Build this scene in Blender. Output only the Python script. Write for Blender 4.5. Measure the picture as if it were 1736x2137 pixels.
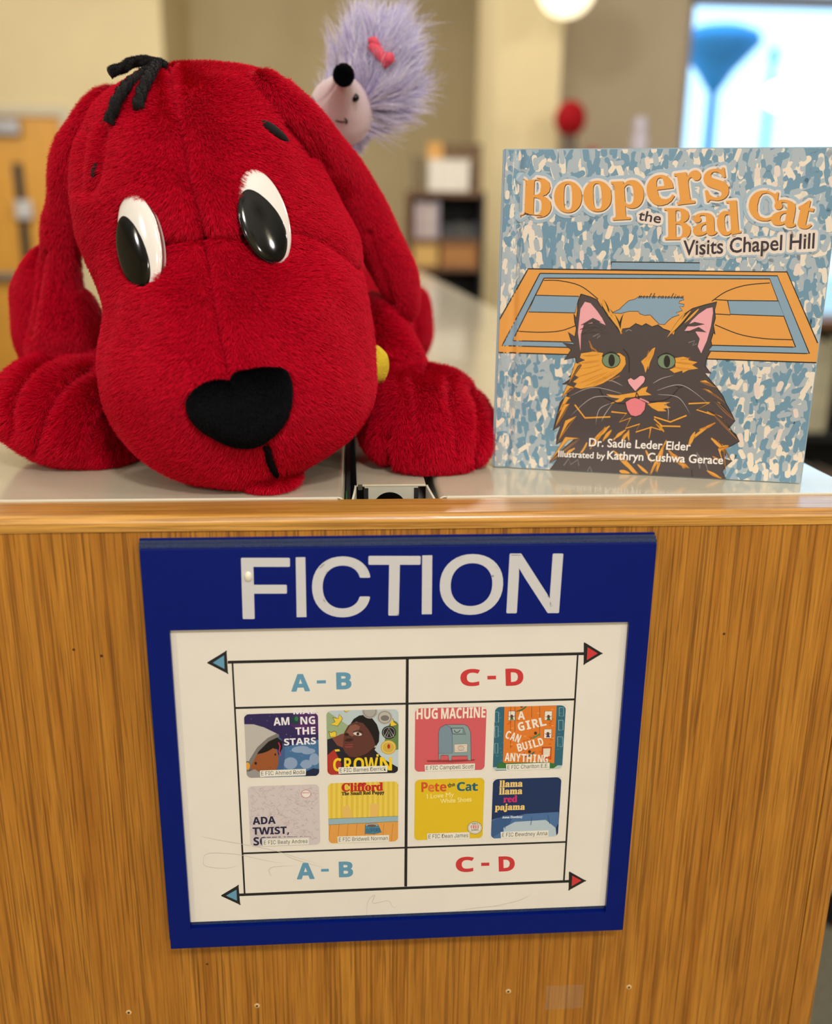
import bpy, bmesh, math, random, os
import numpy as np
from math import radians, sin, cos, pi, tan
from mathutils import Vector, Matrix
from mathutils.bvhtree import BVHTree
from mathutils.geometry import tessellate_polygon

random.seed(7); RNG = np.random.default_rng(7)
for o in list(bpy.data.objects): bpy.data.objects.remove(o)
SC = bpy.context.scene
COL = SC.collection
W, H = 1736, 2137
FLOOR = -1.075
FURK = 1.0      # density of the plush pile

# ------------------------------------------------------------------ camera
F = 1943.0
YAW, PITCH, ROLL = radians(-4.15), radians(16.5), radians(0.6)
CP = np.array([0.0, -0.5, 0.149])
FW = np.array([-sin(YAW)*cos(PITCH), cos(YAW)*cos(PITCH), -sin(PITCH)])
_rt = np.array([cos(YAW), sin(YAW), 0.0]); _up = np.cross(_rt, FW)
RT = _rt*cos(ROLL)+_up*sin(ROLL); UP = -_rt*sin(ROLL)+_up*cos(ROLL)
cd = bpy.data.cameras.new('camera'); cam = bpy.data.objects.new('camera', cd); COL.objects.link(cam)
cam.matrix_world = Matrix([[RT[0], UP[0], -FW[0], CP[0]], [RT[1], UP[1], -FW[1], CP[1]], [RT[2], UP[2], -FW[2], CP[2]], [0, 0, 0, 1]])
cd.sensor_fit = 'HORIZONTAL'; cd.sensor_width = 36; cd.lens = F/W*36
cd.clip_start = 0.01; cd.clip_end = 200
cd.dof.use_dof = True; cd.dof.focus_distance = 0.565; cd.dof.aperture_fstop = 4.4
SC.camera = cam

# ------------------------------------------------------------------ world, exposure
SC.view_settings.view_transform = 'Standard'; SC.view_settings.look = 'None'
SC.view_settings.exposure = -0.36; SC.view_settings.gamma = 1.0
SC.view_settings.use_curve_mapping = False
wd = bpy.data.worlds.new('daylight'); SC.world = wd; wd.use_nodes = True
wd.node_tree.nodes['Background'].inputs[0].default_value = (0.42, 0.72, 1.0, 1)
wd.node_tree.nodes['Background'].inputs[1].default_value = 3.3
SC.cycles.use_denoising = True
SC.cycles.max_bounces = 8; SC.cycles.diffuse_bounces = 4; SC.cycles.glossy_bounces = 3
SC.cycles.transmission_bounces = 4; SC.cycles.transparent_max_bounces = 6
SC.cycles.caustics_reflective = False; SC.cycles.caustics_refractive = False
SC.cycles.sample_clamp_indirect = 6.0

LAMP = (1.0, 0.95, 0.93)
def area_light(name, loc, size, energy, col=LAMP, parent=None, rot=(0, 0, 0)):
    l = bpy.data.lights.new(name, 'POINT'); l.shadow_soft_size = size; l.energy = energy; l.color = col
    o = bpy.data.objects.new(name, l); o.location = loc; o.rotation_euler = rot; COL.objects.link(o)
    if parent: o.parent = parent
    return o

# ------------------------------------------------------------------ measuring helpers
def ray(x, y): return FW*F + RT*(x-W/2) - UP*(y-H/2)
def atY(x, y, Y):
    d = ray(x, y); return CP + d*((Y-CP[1])/d[1])
def atZ(x, y, Z):
    d = ray(x, y); return CP + d*((Z-CP[2])/d[2])
def projv(P):
    d = P-CP; z = d@FW
    return np.stack([W/2+F*(d@RT)/z, H/2-F*(d@UP)/z], -1)
def mpp(P): return float((np.array(P)-CP)@FW)/F      # metres per pixel at a point

# ------------------------------------------------------------------ colour and materials
def lin(c):
    c = np.array(c[:3], float)/255.0
    return tuple(np.where(c <= 0.04045, c/12.92, ((c+0.055)/1.055)**2.4))
def nd(nt, t, **k):
    n = nt.nodes.new(t)
    for a, b in k.items():
        if a[0] == '_': n.inputs[int(a[1:])].default_value = b
        else: setattr(n, a, b)
    return n
def mat(name, rgb, rough=0.6, var=0.10, scale=30.0, spec=0.5, bump=0.0, metal=0.0, coat=0.0, coat_rough=0.1, stretch=(1, 1, 1), rgb2=None, emit=None, estr=0, sheen=0.0, bscale=None):
    m = bpy.data.materials.new(name); m.use_nodes = True; nt = m.node_tree
    b = nt.nodes['Principled BSDF']
    b.inputs['Roughness'].default_value = rough; b.inputs['Metallic'].default_value = metal
    b.inputs['Specular IOR Level'].default_value = spec
    b.inputs['Coat Weight'].default_value = coat; b.inputs['Coat Roughness'].default_value = coat_rough
    b.inputs['Sheen Weight'].default_value = sheen
    tc = nd(nt, 'ShaderNodeTexCoord'); mp = nd(nt, 'ShaderNodeMapping'); mp.inputs['Scale'].default_value = stretch
    nt.links.new(tc.outputs['Object'], mp.inputs[0])
    nz = nd(nt, 'ShaderNodeTexNoise'); nz.inputs['Scale'].default_value = scale; nz.inputs['Detail'].default_value = 4
    nt.links.new(mp.outputs[0], nz.inputs['Vector'])
    cr = nd(nt, 'ShaderNodeValToRGB'); c = np.array(lin(rgb)); c2 = np.array(lin(rgb2)) if rgb2 else None
    cr.color_ramp.elements[0].position = 0.3; cr.color_ramp.elements[1].position = 0.7
    cr.color_ramp.elements[0].color = (*(c*(1-var)), 1)
    cr.color_ramp.elements[1].color = (*(c2 if rgb2 else np.minimum(c*(1+var), 1)), 1)
    nt.links.new(nz.outputs['Fac'], cr.inputs[0]); nt.links.new(cr.outputs[0], b.inputs['Base Color'])
    if bump:
        bn = nd(nt, 'ShaderNodeTexNoise'); bn.inputs['Scale'].default_value = bscale or scale*6; bn.inputs['Detail'].default_value = 3
        nt.links.new(mp.outputs[0], bn.inputs['Vector'])
        bp = nd(nt, 'ShaderNodeBump'); bp.inputs['Strength'].default_value = bump; bp.inputs['Distance'].default_value = 0.001
        nt.links.new(bn.outputs['Fac'], bp.inputs['Height']); nt.links.new(bp.outputs[0], b.inputs['Normal'])
    if emit:
        b.inputs['Emission Color'].default_value = (*lin(emit), 1); b.inputs['Emission Strength'].default_value = estr
    return m
def oak(name, light, dark, pore, axis='z', rough=0.38, coat=0.25):
    m = bpy.data.materials.new(name); m.use_nodes = True; nt = m.node_tree; b = nt.nodes['Principled BSDF']
    tc = nd(nt, 'ShaderNodeTexCoord')
    def noise(sx, sl, detail, off=0.0, dist=0.0):
        mp = nd(nt, 'ShaderNodeMapping')
        mp.inputs['Scale'].default_value = (sx, sx, sl) if axis == 'z' else (sl, sx, sx)
        mp.inputs['Location'].default_value = (off, off*.7, off*.3)
        n = nd(nt, 'ShaderNodeTexNoise'); n.inputs['Scale'].default_value = 1.0; n.inputs['Detail'].default_value = detail
        n.inputs['Distortion'].default_value = dist
        nt.links.new(tc.outputs['Object'], mp.inputs[0]); nt.links.new(mp.outputs[0], n.inputs['Vector'])
        return n.outputs['Fac']
    def ramp(fac, stops):
        r = nd(nt, 'ShaderNodeValToRGB'); e = r.color_ramp.elements
        e[0].position, e[0].color = stops[0][0], (*stops[0][1], 1); e[1].position, e[1].color = stops[-1][0], (*stops[-1][1], 1)
        for p, c in stops[1:-1]:
            q = e.new(p); q.color = (*c, 1)
        nt.links.new(fac, r.inputs[0]); return r.outputs[0]
    base = ramp(noise(90, 3.0, 5, dist=0.15), [(0.34, lin(dark)), (0.66, lin(light))])
    fine = ramp(noise(620, 22, 3, 5), [(0.33, (0.80, 0.78, 0.72)), (0.64, (1.08, 1.08, 1.08))])
    mx = nd(nt, 'ShaderNodeMix', data_type='RGBA', blend_type='MULTIPLY'); mx.inputs[0].default_value = 0.9
    nt.links.new(base, mx.inputs[6]); nt.links.new(fine, mx.inputs[7])
    pm = ramp(noise(820, 17, 2, 9), [(0.56, (0, 0, 0)), (0.64, (0.55, 0.55, 0.55))])
    grp = ramp(noise(150, 4.0, 2, 3), [(0.36, (0.5, 0.5, 0.5)), (0.56, (1, 1, 1))])
    mm = nd(nt, 'ShaderNodeMath', operation='MULTIPLY'); nt.links.new(pm, mm.inputs[0]); nt.links.new(grp, mm.inputs[1])
    m2 = nd(nt, 'ShaderNodeMix', data_type='RGBA'); nt.links.new(mm.outputs[0], m2.inputs[0])
    nt.links.new(mx.outputs[2], m2.inputs[6]); m2.inputs[7].default_value = (*lin(pore), 1)
    ln = ramp(noise(640, 5.0, 1, 21, dist=0.1), [(0.575, (0, 0, 0)), (0.625, (0.5, 0.5, 0.5))])
    m3 = nd(nt, 'ShaderNodeMix', data_type='RGBA'); nt.links.new(ln, m3.inputs[0]); nt.links.new(m2.outputs[2], m3.inputs[6]); m3.inputs[7].default_value = (*lin(pore), 1)
    nt.links.new(m3.outputs[2], b.inputs['Base Color'])
    b.inputs['Roughness'].default_value = rough; b.inputs['Coat Weight'].default_value = coat; b.inputs['Coat Roughness'].default_value = 0.3
    bp = nd(nt, 'ShaderNodeBump'); bp.inputs['Strength'].default_value = 0.25; bp.inputs['Distance'].default_value = 0.0006; bp.invert = True
    nt.links.new(mm.outputs[0], bp.inputs['Height']); nt.links.new(bp.outputs[0], b.inputs['Normal'])
    return m
def print_mat(name, rough=0.4, coat=0.0, grain=0.03):
    m = bpy.data.materials.new(name); m.use_nodes = True; nt = m.node_tree; b = nt.nodes['Principled BSDF']
    at = nd(nt, 'ShaderNodeVertexColor'); at.layer_name = 'ink'
    nz = nd(nt, 'ShaderNodeTexNoise'); nz.inputs['Scale'].default_value = 1500
    mr = nd(nt, 'ShaderNodeMapRange'); mr.inputs[3].default_value = 1-grain; mr.inputs[4].default_value = 1+grain
    tc = nd(nt, 'ShaderNodeTexCoord'); nt.links.new(tc.outputs['Object'], nz.inputs['Vector']); nt.links.new(nz.outputs['Fac'], mr.inputs[0])
    mx = nd(nt, 'ShaderNodeVectorMath', operation='SCALE'); nt.links.new(at.outputs['Color'], mx.inputs[0]); nt.links.new(mr.outputs[0], mx.inputs['Scale'])
    nt.links.new(mx.outputs[0], b.inputs['Base Color'])
    b.inputs['Roughness'].default_value = rough; b.inputs['Coat Weight'].default_value = coat; b.inputs['Coat Roughness'].default_value = 0.15
    return m

# ------------------------------------------------------------------ object helpers
def empty(name, loc, label, cat, group=None):
    o = bpy.data.objects.new(name, None); o.location = loc; o.empty_display_size = 0.02; COL.objects.link(o)
    o['label'] = label; o['category'] = cat
    if group: o['group'] = group
    return o
def tag(o, label=None, cat=None, group=None, kind=None):
    if label: o['label'] = label
    if cat: o['category'] = cat
    if group: o['group'] = group
    if kind: o['kind'] = kind
    return o
def wloc(o):
    v = Vector((0, 0, 0))
    while o is not None: v += o.location; o = o.parent
    return v
def link_mesh(name, me, m, parent=None, origin=None, smooth=False):
    """vertices come in world coordinates; origin (world) becomes the object's own origin"""
    if m is not None:
        for q in (m if isinstance(m, (list, tuple)) else [m]): me.materials.append(q)
    o = bpy.data.objects.new(name, me)
    base = wloc(parent) if parent else Vector((0, 0, 0))
    org = Vector([float(q) for q in origin]) if origin is not None else base
    me.transform(Matrix.Translation(-org)); o.location = org-base
    COL.objects.link(o)
    if parent: o.parent = parent
    if smooth:
        me.polygons.foreach_set('use_smooth', [True]*len(me.polygons))
    return o
def mesh_from(name, V, Fc, m, parent=None, origin=None, smooth=False):
    me = bpy.data.meshes.new(name); me.from_pydata([tuple(map(float, v)) for v in V], [], [tuple(map(int, f)) for f in Fc]); me.update()
    return link_mesh(name, me, m, parent, origin, smooth)
def boxes(name, lst, m, parent=None, origin=None, bevel=0.0, segs=2):
    """lst of (x0,x1,y0,y1,z0,z1) joined in one mesh (pieces of ONE part)"""
    bm = bmesh.new()
    for x0, x1, y0, y1, z0, z1 in lst:
        r = bmesh.ops.create_cube(bm, size=1.0)
        for v in r['verts']:
            v.co = Vector(((x0+x1)/2+v.co.x*(x1-x0), (y0+y1)/2+v.co.y*(y1-y0), (z0+z1)/2+v.co.z*(z1-z0)))
    if bevel: bmesh.ops.bevel(bm, geom=list(bm.edges), offset=bevel, segments=segs, affect='EDGES', profile=0.6)
    me = bpy.data.meshes.new(name); bm.to_mesh(me); bm.free()
    return link_mesh(name, me, m, parent, origin)
def prism(name, pts, d, m, parent=None, bevel=0.0, holes=None, origin=None):
    """pts: world 3-D outline, d: extrusion vector"""
    loops = [[Vector(p) for p in pts]]+[[Vector(p) for p in h] for h in (holes or [])]
    tris = tessellate_polygon(loops); V = [p for l in loops for p in l]; n = len(V); d = Vector(d)
    nn = sum(((V[b]-V[a]).cross(V[c]-V[a]) for a, b, c in tris), Vector())
    bm = bmesh.new(); bv = [bm.verts.new(p) for p in V]+[bm.verts.new(p+d) for p in V]
    for a, b, c in tris:
        try: bm.faces.new((bv[a], bv[b], bv[c])); bm.faces.new((bv[c+n], bv[b+n], bv[a+n]))
        except ValueError: pass
    k = 0
    for l in loops:
        for i in range(len(l)):
            a, b = k+i, k+(i+1) % len(l)
            try: bm.faces.new((bv[a], bv[b], bv[b+n], bv[a+n]))
            except ValueError: pass
        k += len(l)
    bmesh.ops.recalc_face_normals(bm, faces=bm.faces)
    if bevel:
        bmesh.ops.dissolve_limit(bm, angle_limit=0.02, verts=bm.verts, edges=bm.edges)
        bmesh.ops.bevel(bm, geom=[e for e in bm.edges if len(e.link_faces) == 2 and e.calc_face_angle(0) > 0.5], offset=bevel, segments=2, affect='EDGES')
    me = bpy.data.meshes.new(name); bm.to_mesh(me); bm.free()
    return link_mesh(name, me, m, parent, origin)
def lathe(name, prof, c, m, parent=None, n=32, origin=None, smooth=True):
    V = []; Fc = []
    for r, z in prof:
        for i in range(n): a = 2*pi*i/n; V.append((c[0]+r*cos(a), c[1]+r*sin(a), c[2]+z))
    for j in range(len(prof)-1):
        for i in range(n): a = j*n+i; b = j*n+(i+1) % n; Fc.append((a, b, b+n, a+n))
    return mesh_from(name, V, Fc, m, parent, origin, smooth)
def cr_interp(K, n):
    """Catmull-Rom through rows of K (m,d) -> n rows"""
    K = np.array(K, float); m = len(K); t = np.linspace(0, m-1, n); i = np.clip(t.astype(int), 0, m-2); f = (t-i)[:, None]
    P0 = K[np.maximum(i-1, 0)]; P1 = K[i]; P2 = K[i+1]; P3 = K[np.minimum(i+2, m-1)]
    return 0.5*((2*P1)+(P2-P0)*f+(2*P0-5*P1+4*P2-P3)*f*f+(3*P1-P0-3*P2+P3)*f**3)
def tube_data(path, radii, n=10, lobes=0, twist=0.0, amp=0.0, close=True):
    P = np.array(path, float); m = len(P); T = np.gradient(P, axis=0); T /= np.linalg.norm(T, axis=1)[:, None]+1e-12
    ref = np.array([0.0, 1.0, 0.05]); V = []; Fc = []; s = 0.0
    u = np.cross(T[0], ref); u /= np.linalg.norm(u)
    for j in range(m):
        if j: s += np.linalg.norm(P[j]-P[j-1])
        u = u-T[j]*(u@T[j]); u /= np.linalg.norm(u); w = np.cross(T[j], u)
        for i in range(n):
            a = 2*pi*i/n; r = radii[j]*(1+amp*cos(lobes*a+twist*s)); V.append(P[j]+r*(u*cos(a)+w*sin(a)))
    for j in range(m-1):
        for i in range(n): a = j*n+i; b = j*n+(i+1) % n; Fc.append((a, b, b+n, a+n))
    if close:
        V.append(P[0]); V.append(P[-1]); k = len(V)
        for i in range(n): Fc.append((i, k-2, (i+1) % n)); Fc.append(((m-1)*n+i, (m-1)*n+(i+1) % n, k-1))
    return V, Fc
def join_data(lst):
    V = []; Fc = []
    for v, f in lst:
        k = len(V); V += list(v); Fc += [tuple(int(i)+k for i in q) for q in f]
    return V, Fc

# ------------------------------------------------------------------ flat print, drawn as thin ink shapes on a real plane
FDIR = bpy.utils.system_resource('DATAFILES', path='fonts')
def load_font(n):
    try: return bpy.data.fonts.load(os.path.join(FDIR, n))
    except Exception: return None
INTER = load_font('Inter.woff2'); MATHF = load_font('NotoSansMath-Regular.woff2')
def style(s, b, l): return ''.join(chr(b+ord(c)-65) if 'A' <= c <= 'Z' else chr(l+ord(c)-97) if 'a' <= c <= 'z' else c for c in s)
FONTS = {'sans': lambda s: (s, INTER), 'hand': lambda s: (s, None), 'serif': lambda s: (style(s, 0x1D400, 0x1D41A), MATHF),
         'ital': lambda s: (style(s, 0x1D468, 0x1D482), MATHF), 'script': lambda s: (style(s, 0x1D4D0, 0x1D4EA), MATHF),
         'bold': lambda s: (style(s, 0x1D5D4, 0x1D5EE), MATHF)}
_gc = {}
def glyphs(s, font):
    if (s, font) in _gc: return _gc[(s, font)]
    body, f = FONTS[font](s)
    c = bpy.data.curves.new('t', 'FONT'); c.body = body; c.resolution_u = 3
    if f: c.font = f
    o = bpy.data.objects.new('t', c); COL.objects.link(o); bpy.context.view_layer.update()
    me = bpy.data.meshes.new_from_object(o.evaluated_get(bpy.context.evaluated_depsgraph_get()))
    V = np.array([v.co[:2] for v in me.vertices]); Fc = [tuple(p.vertices) for p in me.polygons]
    cnt = {}
    for p in Fc:
        for a, b in zip(p, p[1:]+p[:1]): k = (min(a, b), max(a, b)); cnt[k] = cnt.get(k, 0)+1
    E = [k for k, v in cnt.items() if v == 1]
    bpy.data.objects.remove(o); bpy.data.curves.remove(c); bpy.data.meshes.remove(me)
    _gc[(s, font)] = (V, Fc, E); return V, Fc, E
def clip_rect(P, x0, y0, x1, y1):
    for ax, lim, sg in ((0, x0, 1), (0, x1, -1), (1, y0, 1), (1, y1, -1)):
        out = []
        for i in range(len(P)):
            a, b = P[i-1], P[i]; ia = sg*(a[ax]-lim) >= 0; ib = sg*(b[ax]-lim) >= 0
            if ia != ib:
                t = (lim-a[ax])/(b[ax]-a[ax]); out.append((a[0]+(b[0]-a[0])*t, a[1]+(b[1]-a[1])*t))
            if ib: out.append(b)
        P = out
        if not P: return P
    return P
class Ink:
    """ink on the plane O + u*U + v*V, raised along N; levels stack like coats of print"""
    STEP = 4e-6
    def __init__(s, O, U, V, N, height=None, box=None):
        s.O, s.U, s.V, s.N = [np.array(q, float) for q in (O, U, V, N)]; s.h = height; s.box = box; s.reset()
    def reset(s): s.v = []; s.f = []; s.c = []; s.lv = 0
    def uv(s, x, y):
        d = ray(x, y); t = ((s.O-CP)@s.N)/(d@s.N); q = CP+d*t-s.O; return (float(q@s.U), float(q@s.V))
    def _add(s, P, faces, rgb, lv):
        k = len(s.v); j = random.random()*0.7; off = 4e-5+(lv+j)*s.STEP
        for u, v in P:
            s.v.append(s.O+s.U*u+s.V*v+s.N*(off+(s.h(u) if s.h else 0)))
        for f in faces: s.f.append(tuple(int(i)+k for i in f)); s.c.append(lin(rgb))
    def polyuv(s, P, rgb, lv=None):
        lv = s.lv if lv is None else lv
        if s.box: P = clip_rect(list(P), *s.box)
        if len(P) < 3: return
        if s.h and min(p[0] for p in P) < 0.0165 and max(p[0] for p in P)-min(p[0] for p in P) > 0.0015:
            g = [-1]+list(np.linspace(0.003, 0.0165, 13))+[9]
            for a, b in zip(g, g[1:]):
                K = clip_rect(list(P), a, -9, b, 9)
                if len(K) > 2: s._tess(K, rgb, lv)
            return
        s._tess(P, rgb, lv)
    def _tess(s, P, rgb, lv):
        Q = [P[0]]
        for p in P[1:]:
            if abs(p[0]-Q[-1][0])+abs(p[1]-Q[-1][1]) > 1e-7: Q.append(p)
        if len(Q) < 3: return
        tr = tessellate_polygon([[Vector((a, b, 0)) for a, b in Q]]); s._add(Q, tr, rgb, lv)
    def poly(s, P, rgb, lv=None, line=0, lc=(25, 22, 25)):
        s.polyuv([s.uv(*p) for p in P], rgb, lv)
        if line: s.stroke(list(P)+[P[0]], line, lc, (s.lv if lv is None else lv)+1)
    def ell(s, x, y, a, b, rgb, lv=None, rot=0, n=20, line=0, a0=0, a1=360):
        r = radians(rot); P = []
        for i in range(n):
            t = radians(a0+(a1-a0)*i/(n if a1-a0 == 360 else n-1)); p, q = a*cos(t), b*sin(t); P.append((x+p*cos(r)-q*sin(r), y+p*sin(r)+q*cos(r)))
        s.poly(P, rgb, lv, line)
    def stroke(s, P, w, rgb, lv=None, taper=False, smooth=0):
        if smooth: P = [tuple(q) for q in cr_interp(P, smooth)]
        lv = s.lv if lv is None else lv
        if s.h:
            P2 = [P[0]]
            for a, b in zip(P, P[1:]):
                m = max(1, int(math.hypot(b[0]-a[0], b[1]-a[1])/7)) if min(a[0], b[0]) < 1100 else 1
                P2 += [(a[0]+(b[0]-a[0])*k/m, a[1]+(b[1]-a[1])*k/m) for k in range(1, m+1)]
            P = P2
        A = np.array(P, float); n = len(A)
        if n < 2: return
        T = np.gradient(A, axis=0); T /= np.linalg.norm(T, axis=1)[:, None]+1e-9; Nn = np.stack([-T[:, 1], T[:, 0]], 1)
        ww = np.full(n, w/2.0)
        if taper: t = np.linspace(0, 1, n); ww = w/2*np.maximum(np.sin(pi*np.clip(t*0.9+0.1, 0, 1)), 0.04)
        Q = []
        for i in range(n): Q += [s.uv(*(A[i]+Nn[i]*ww[i])), s.uv(*(A[i]-Nn[i]*ww[i]))]
        if s.box and any(q[0] < s.box[0] or q[0] > s.box[2] or q[1] < s.box[1] or q[1] > s.box[3] for q in Q):
            for i in range(n-1):
                K = clip_rect([Q[2*i], Q[2*i+1], Q[2*i+3], Q[2*i+2]], *s.box)
                if len(K) > 2: s._add(K, [tuple(range(len(K)))], rgb, lv)
            return
        s._add(Q, [(2*i, 2*i+1, 2*i+3, 2*i+2) for i in range(n-1)], rgb, lv)
    def text(s, t, font, L, R, hpx, rgb, lv=None, fat=0, out=None, outw=0, lift=True):
        """t between baseline points L and R (photo measurements); hpx = height of the tallest glyph"""
        lv = s.lv if lv is None else lv
        V, Fc, E = glyphs(t, font)
        if len(V) == 0: return
        a = np.array(s.uv(*L)); b = np.array(s.uv(*R)); d = b-a; wd_ = np.linalg.norm(d); d /= wd_; nrm = np.array([-d[1], d[0]])
        top = np.array(s.uv(L[0], L[1]-hpx)); hh = abs((top-a)@nrm)
        x0, x1 = V[:, 0].min(), V[:, 0].max(); y1 = V[:, 1].max(); y0 = 0.0
        P = a+np.outer((V[:, 0]-x0)*wd_/(x1-x0), d)+np.outer((V[:, 1]-y0)*hh/(y1-y0), nrm)
        s._text(P, Fc, E, rgb, lv, fat, out, outw)
    def glyph_box(s, t, font, x0, y0, x1, y1, rgb, lv=None, rot=0, fat=0, out=None, outw=0):
        lv = s.lv if lv is None else lv
        V, Fc, E = glyphs(t, font); mn = V.min(0); mx = V.max(0)
        q = (V-mn)/(mx-mn)-0.5; r = radians(rot); X = q[:, 0]*(x1-x0); Y = -q[:, 1]*(y1-y0)
        cx, cy = (x0+x1)/2, (y0+y1)/2
        P = np.array([s.uv(cx+x*cos(r)-y*sin(r), cy+x*sin(r)+y*cos(r)) for x, y in zip(X, Y)])
        s._text(P, Fc, E, rgb, lv, fat, out, outw)
    def _text(s, P, Fc, E, rgb, lv, fat, out, outw):
        px = 2.85e-4
        def edge(w, col, l):
            for a, b in E:
                A, B = P[a], P[b]; d = B-A; L = np.linalg.norm(d)
                if L < 1e-8: continue
                d = d/L; n = np.array([-d[1], d[0]])*w; k = 5
                Q = [A+n, B+n]+[B+w*(d*sin(pi*i/k)+n/w*cos(pi*i/k)) for i in range(1, k)]+[B-n, A-n]
                Q += [A-w*(d*sin(pi*i/k))-n*cos(pi*i/k) for i in range(1, k)]
                s._add(Q, [tuple(range(len(Q)))], col, l)
        if out is not None: edge(outw*px, out, lv)
        if fat: edge(fat*px, rgb, lv+1)
        if out is not None: s._add(P, Fc, out, lv)
        s._add(P, Fc, rgb, lv+1)
    def done(s, name, m, parent, label=None, kind=None):
        me = bpy.data.meshes.new(name); me.from_pydata([tuple(map(float, v)) for v in s.v], [], s.f); me.update()
        ca = me.color_attributes.new('ink', 'FLOAT_COLOR', 'CORNER')
        lt = np.zeros(len(me.polygons), int); me.polygons.foreach_get('loop_total', lt)
        c = np.repeat(np.array(s.c), lt, axis=0); c = np.concatenate([c, np.ones((len(c), 1))], 1)
        ca.data.foreach_set('color', c.ravel().astype(np.float32))
        o = link_mesh(name, me, m, parent)
        if label: o['label'] = label
        if kind: o['kind'] = kind
        s.reset(); return o
# ------------------------------------------------------------------ materials of the room
M_WALL = mat('cream_paint', (222, 205, 160), 0.85, 0.02, 3)
M_WALL2 = mat('tan_paint', (206, 190, 150), 0.85, 0.02, 3)
M_WALL3 = mat('grey_tan_paint', (186, 170, 142), 0.85, 0.02, 3)
M_CEIL = mat('ceiling_tile', (225, 222, 212), 0.9, 0.03, 8)
M_CARPET = mat('carpet', (104, 101, 84), 1.0, 0.35, 160, bump=0.5)
M_CONC = mat('concrete', (190, 188, 180), 0.9, 0.06, 2)
M_DOOR = mat('honey_veneer', (222, 162, 62), 0.45, 0.05, 6, stretch=(4, 4, 0.6))
M_FRAME = mat('door_frame_paint', (205, 196, 170), 0.6, 0.02)
M_STEEL = mat('brushed_steel', (150, 150, 150), 0.35, 0.04, metal=0.7)
M_DARK = mat('dark_plastic', (38, 36, 34), 0.5, 0.1)
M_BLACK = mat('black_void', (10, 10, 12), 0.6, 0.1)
M_WFRAME = mat('window_aluminium', (120, 128, 145), 0.4, 0.03, metal=0.3)
OAK_V = oak('oak_vertical', (190, 130, 46), (164, 104, 30), (100, 57, 15))
OAK_H = oak('oak_horizontal', (214, 160, 76), (190, 134, 54), (128, 78, 26), axis='x', rough=0.27, coat=0.6)
OAK_E = oak('oak_edge_band', (190, 132, 50), (168, 108, 34), (110, 64, 18))
M_METAL = mat('cream_enamel', (204, 196, 172), 0.14, 0.015, 12, coat=0.4, coat_rough=0.05, bump=0.05, bscale=900)
M_METAL2 = mat('cream_enamel_edge', (216, 212, 194), 0.3, 0.02, 12)
M_CHIP = mat('chipped_enamel', (70, 66, 56), 0.6, 0.3, 500)

# ------------------------------------------------------------------ room shell
ZC = 2.95; DROP = 0.70; XL, XR, YB = -7.0, 7.5, -6.0
def st(o): o['kind'] = 'structure'; return o
st(boxes('floor', [(XL, XR, YB, 6.95, FLOOR-0.1, FLOOR), (XL, atY(1060, 200, 9.6)[0]+0.1, 6.95, 10.2, FLOOR-0.1, FLOOR)], M_CARPET))
st(boxes('ceiling', [(XL, XR, YB, 6.95, ZC, ZC+0.1), (XL, atY(1060, 200, 9.6)[0]+0.1, 6.95, 10.2, ZC, ZC+0.1)], M_CEIL))
st(boxes('wall_left', [(XL-0.1, XL, YB, 10.2, FLOOR, ZC)], M_WALL))
st(boxes('wall_right', [(XR, XR+0.1, YB, 10.2, FLOOR, ZC)], M_WALL3))
st(boxes('wall_front', [(XL, XR, YB-0.1, YB, FLOOR, ZC)], M_WALL))
YD = 8.1
dl, dr = atY(-330, 500, YD)[0], atY(150, 500, YD)[0]; dz = atY(80, 243, YD)[2]
xc = atY(352, 300, YD)[0]
st(boxes('wall_back', [(XL, dl-0.08, YD, 8.3, FLOOR, ZC), (dr+0.08, xc, YD, 10.0, FLOOR, ZC), (dl-0.08, dr+0.08, YD, 8.3, dz+0.08, ZC)], M_WALL))
xk0 = atY(1036, 200, 6.0)[0]; xk1 = atY(1168, 200, 6.0)[0]
xr_ = atY(1060, 200, 9.6)[0]
st(boxes('wall_recess', [(xc-0.1, xr_+0.1, 9.6, 9.8, FLOOR, ZC), (xr_, xr_+0.1, 6.95, 9.6, FLOOR, ZC)], M_WALL2))
st(boxes('column_wall', [(xk0, xk1, 6.0, 7.0, FLOOR, ZC)], M_WALL))
YW = 6.8
xw0 = atY(1443, 20, YW)[0]; zmu = atY(1500, 4, YW)[2]; zwt = 2.75; xw1 = XR-0.4
st(boxes('wall_window', [(xk1, xw0, YW, YW+0.15, FLOOR, ZC), (xw0, xw1, YW, YW+0.15, zwt, ZC), (xw1, XR, YW, YW+0.15, FLOOR, ZC), (xw0, xw1, YW, YW+0.15, FLOOR, FLOOR+0.35)], M_WALL3))
st(boxes('trim_1', [(xk1, xk1+0.06, YW-0.05, YW, FLOOR, ZC)], M_FRAME))
# window
w = bpy.data.objects.new('window_1', None); w.location = ((xw0+xw1)/2, YW, FLOOR+0.35); COL.objects.link(w); w['kind'] = 'structure'; w['label'] = 'tall bright window behind the picture book'
fr = 0.05
boxes('window_frame', [(xw0, xw1, YW-0.02, YW+0.06, zwt-fr, zwt), (xw0, xw1, YW-0.02, YW+0.06, FLOOR+0.35, FLOOR+0.35+fr), (xw0, xw0+fr*0.4, YW-0.02, YW+0.06, FLOOR+0.35, zwt), (xw1-fr, xw1, YW-0.02, YW+0.06, FLOOR+0.35, zwt)]+
      [(xw0, xw1, YW-0.02, YW+0.06, zmu-0.02, zmu+0.06)]+
      [(xw0+q-0.02, xw0+q+0.02, YW-0.02, YW+0.06, FLOOR+0.35, zwt) for q in (1.75, 3.5)], M_WFRAME, w)
gm = bpy.data.materials.new('clear_glass'); gm.use_nodes = True; nt = gm.node_tree; nt.nodes.remove(nt.nodes['Principled BSDF'])
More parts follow.
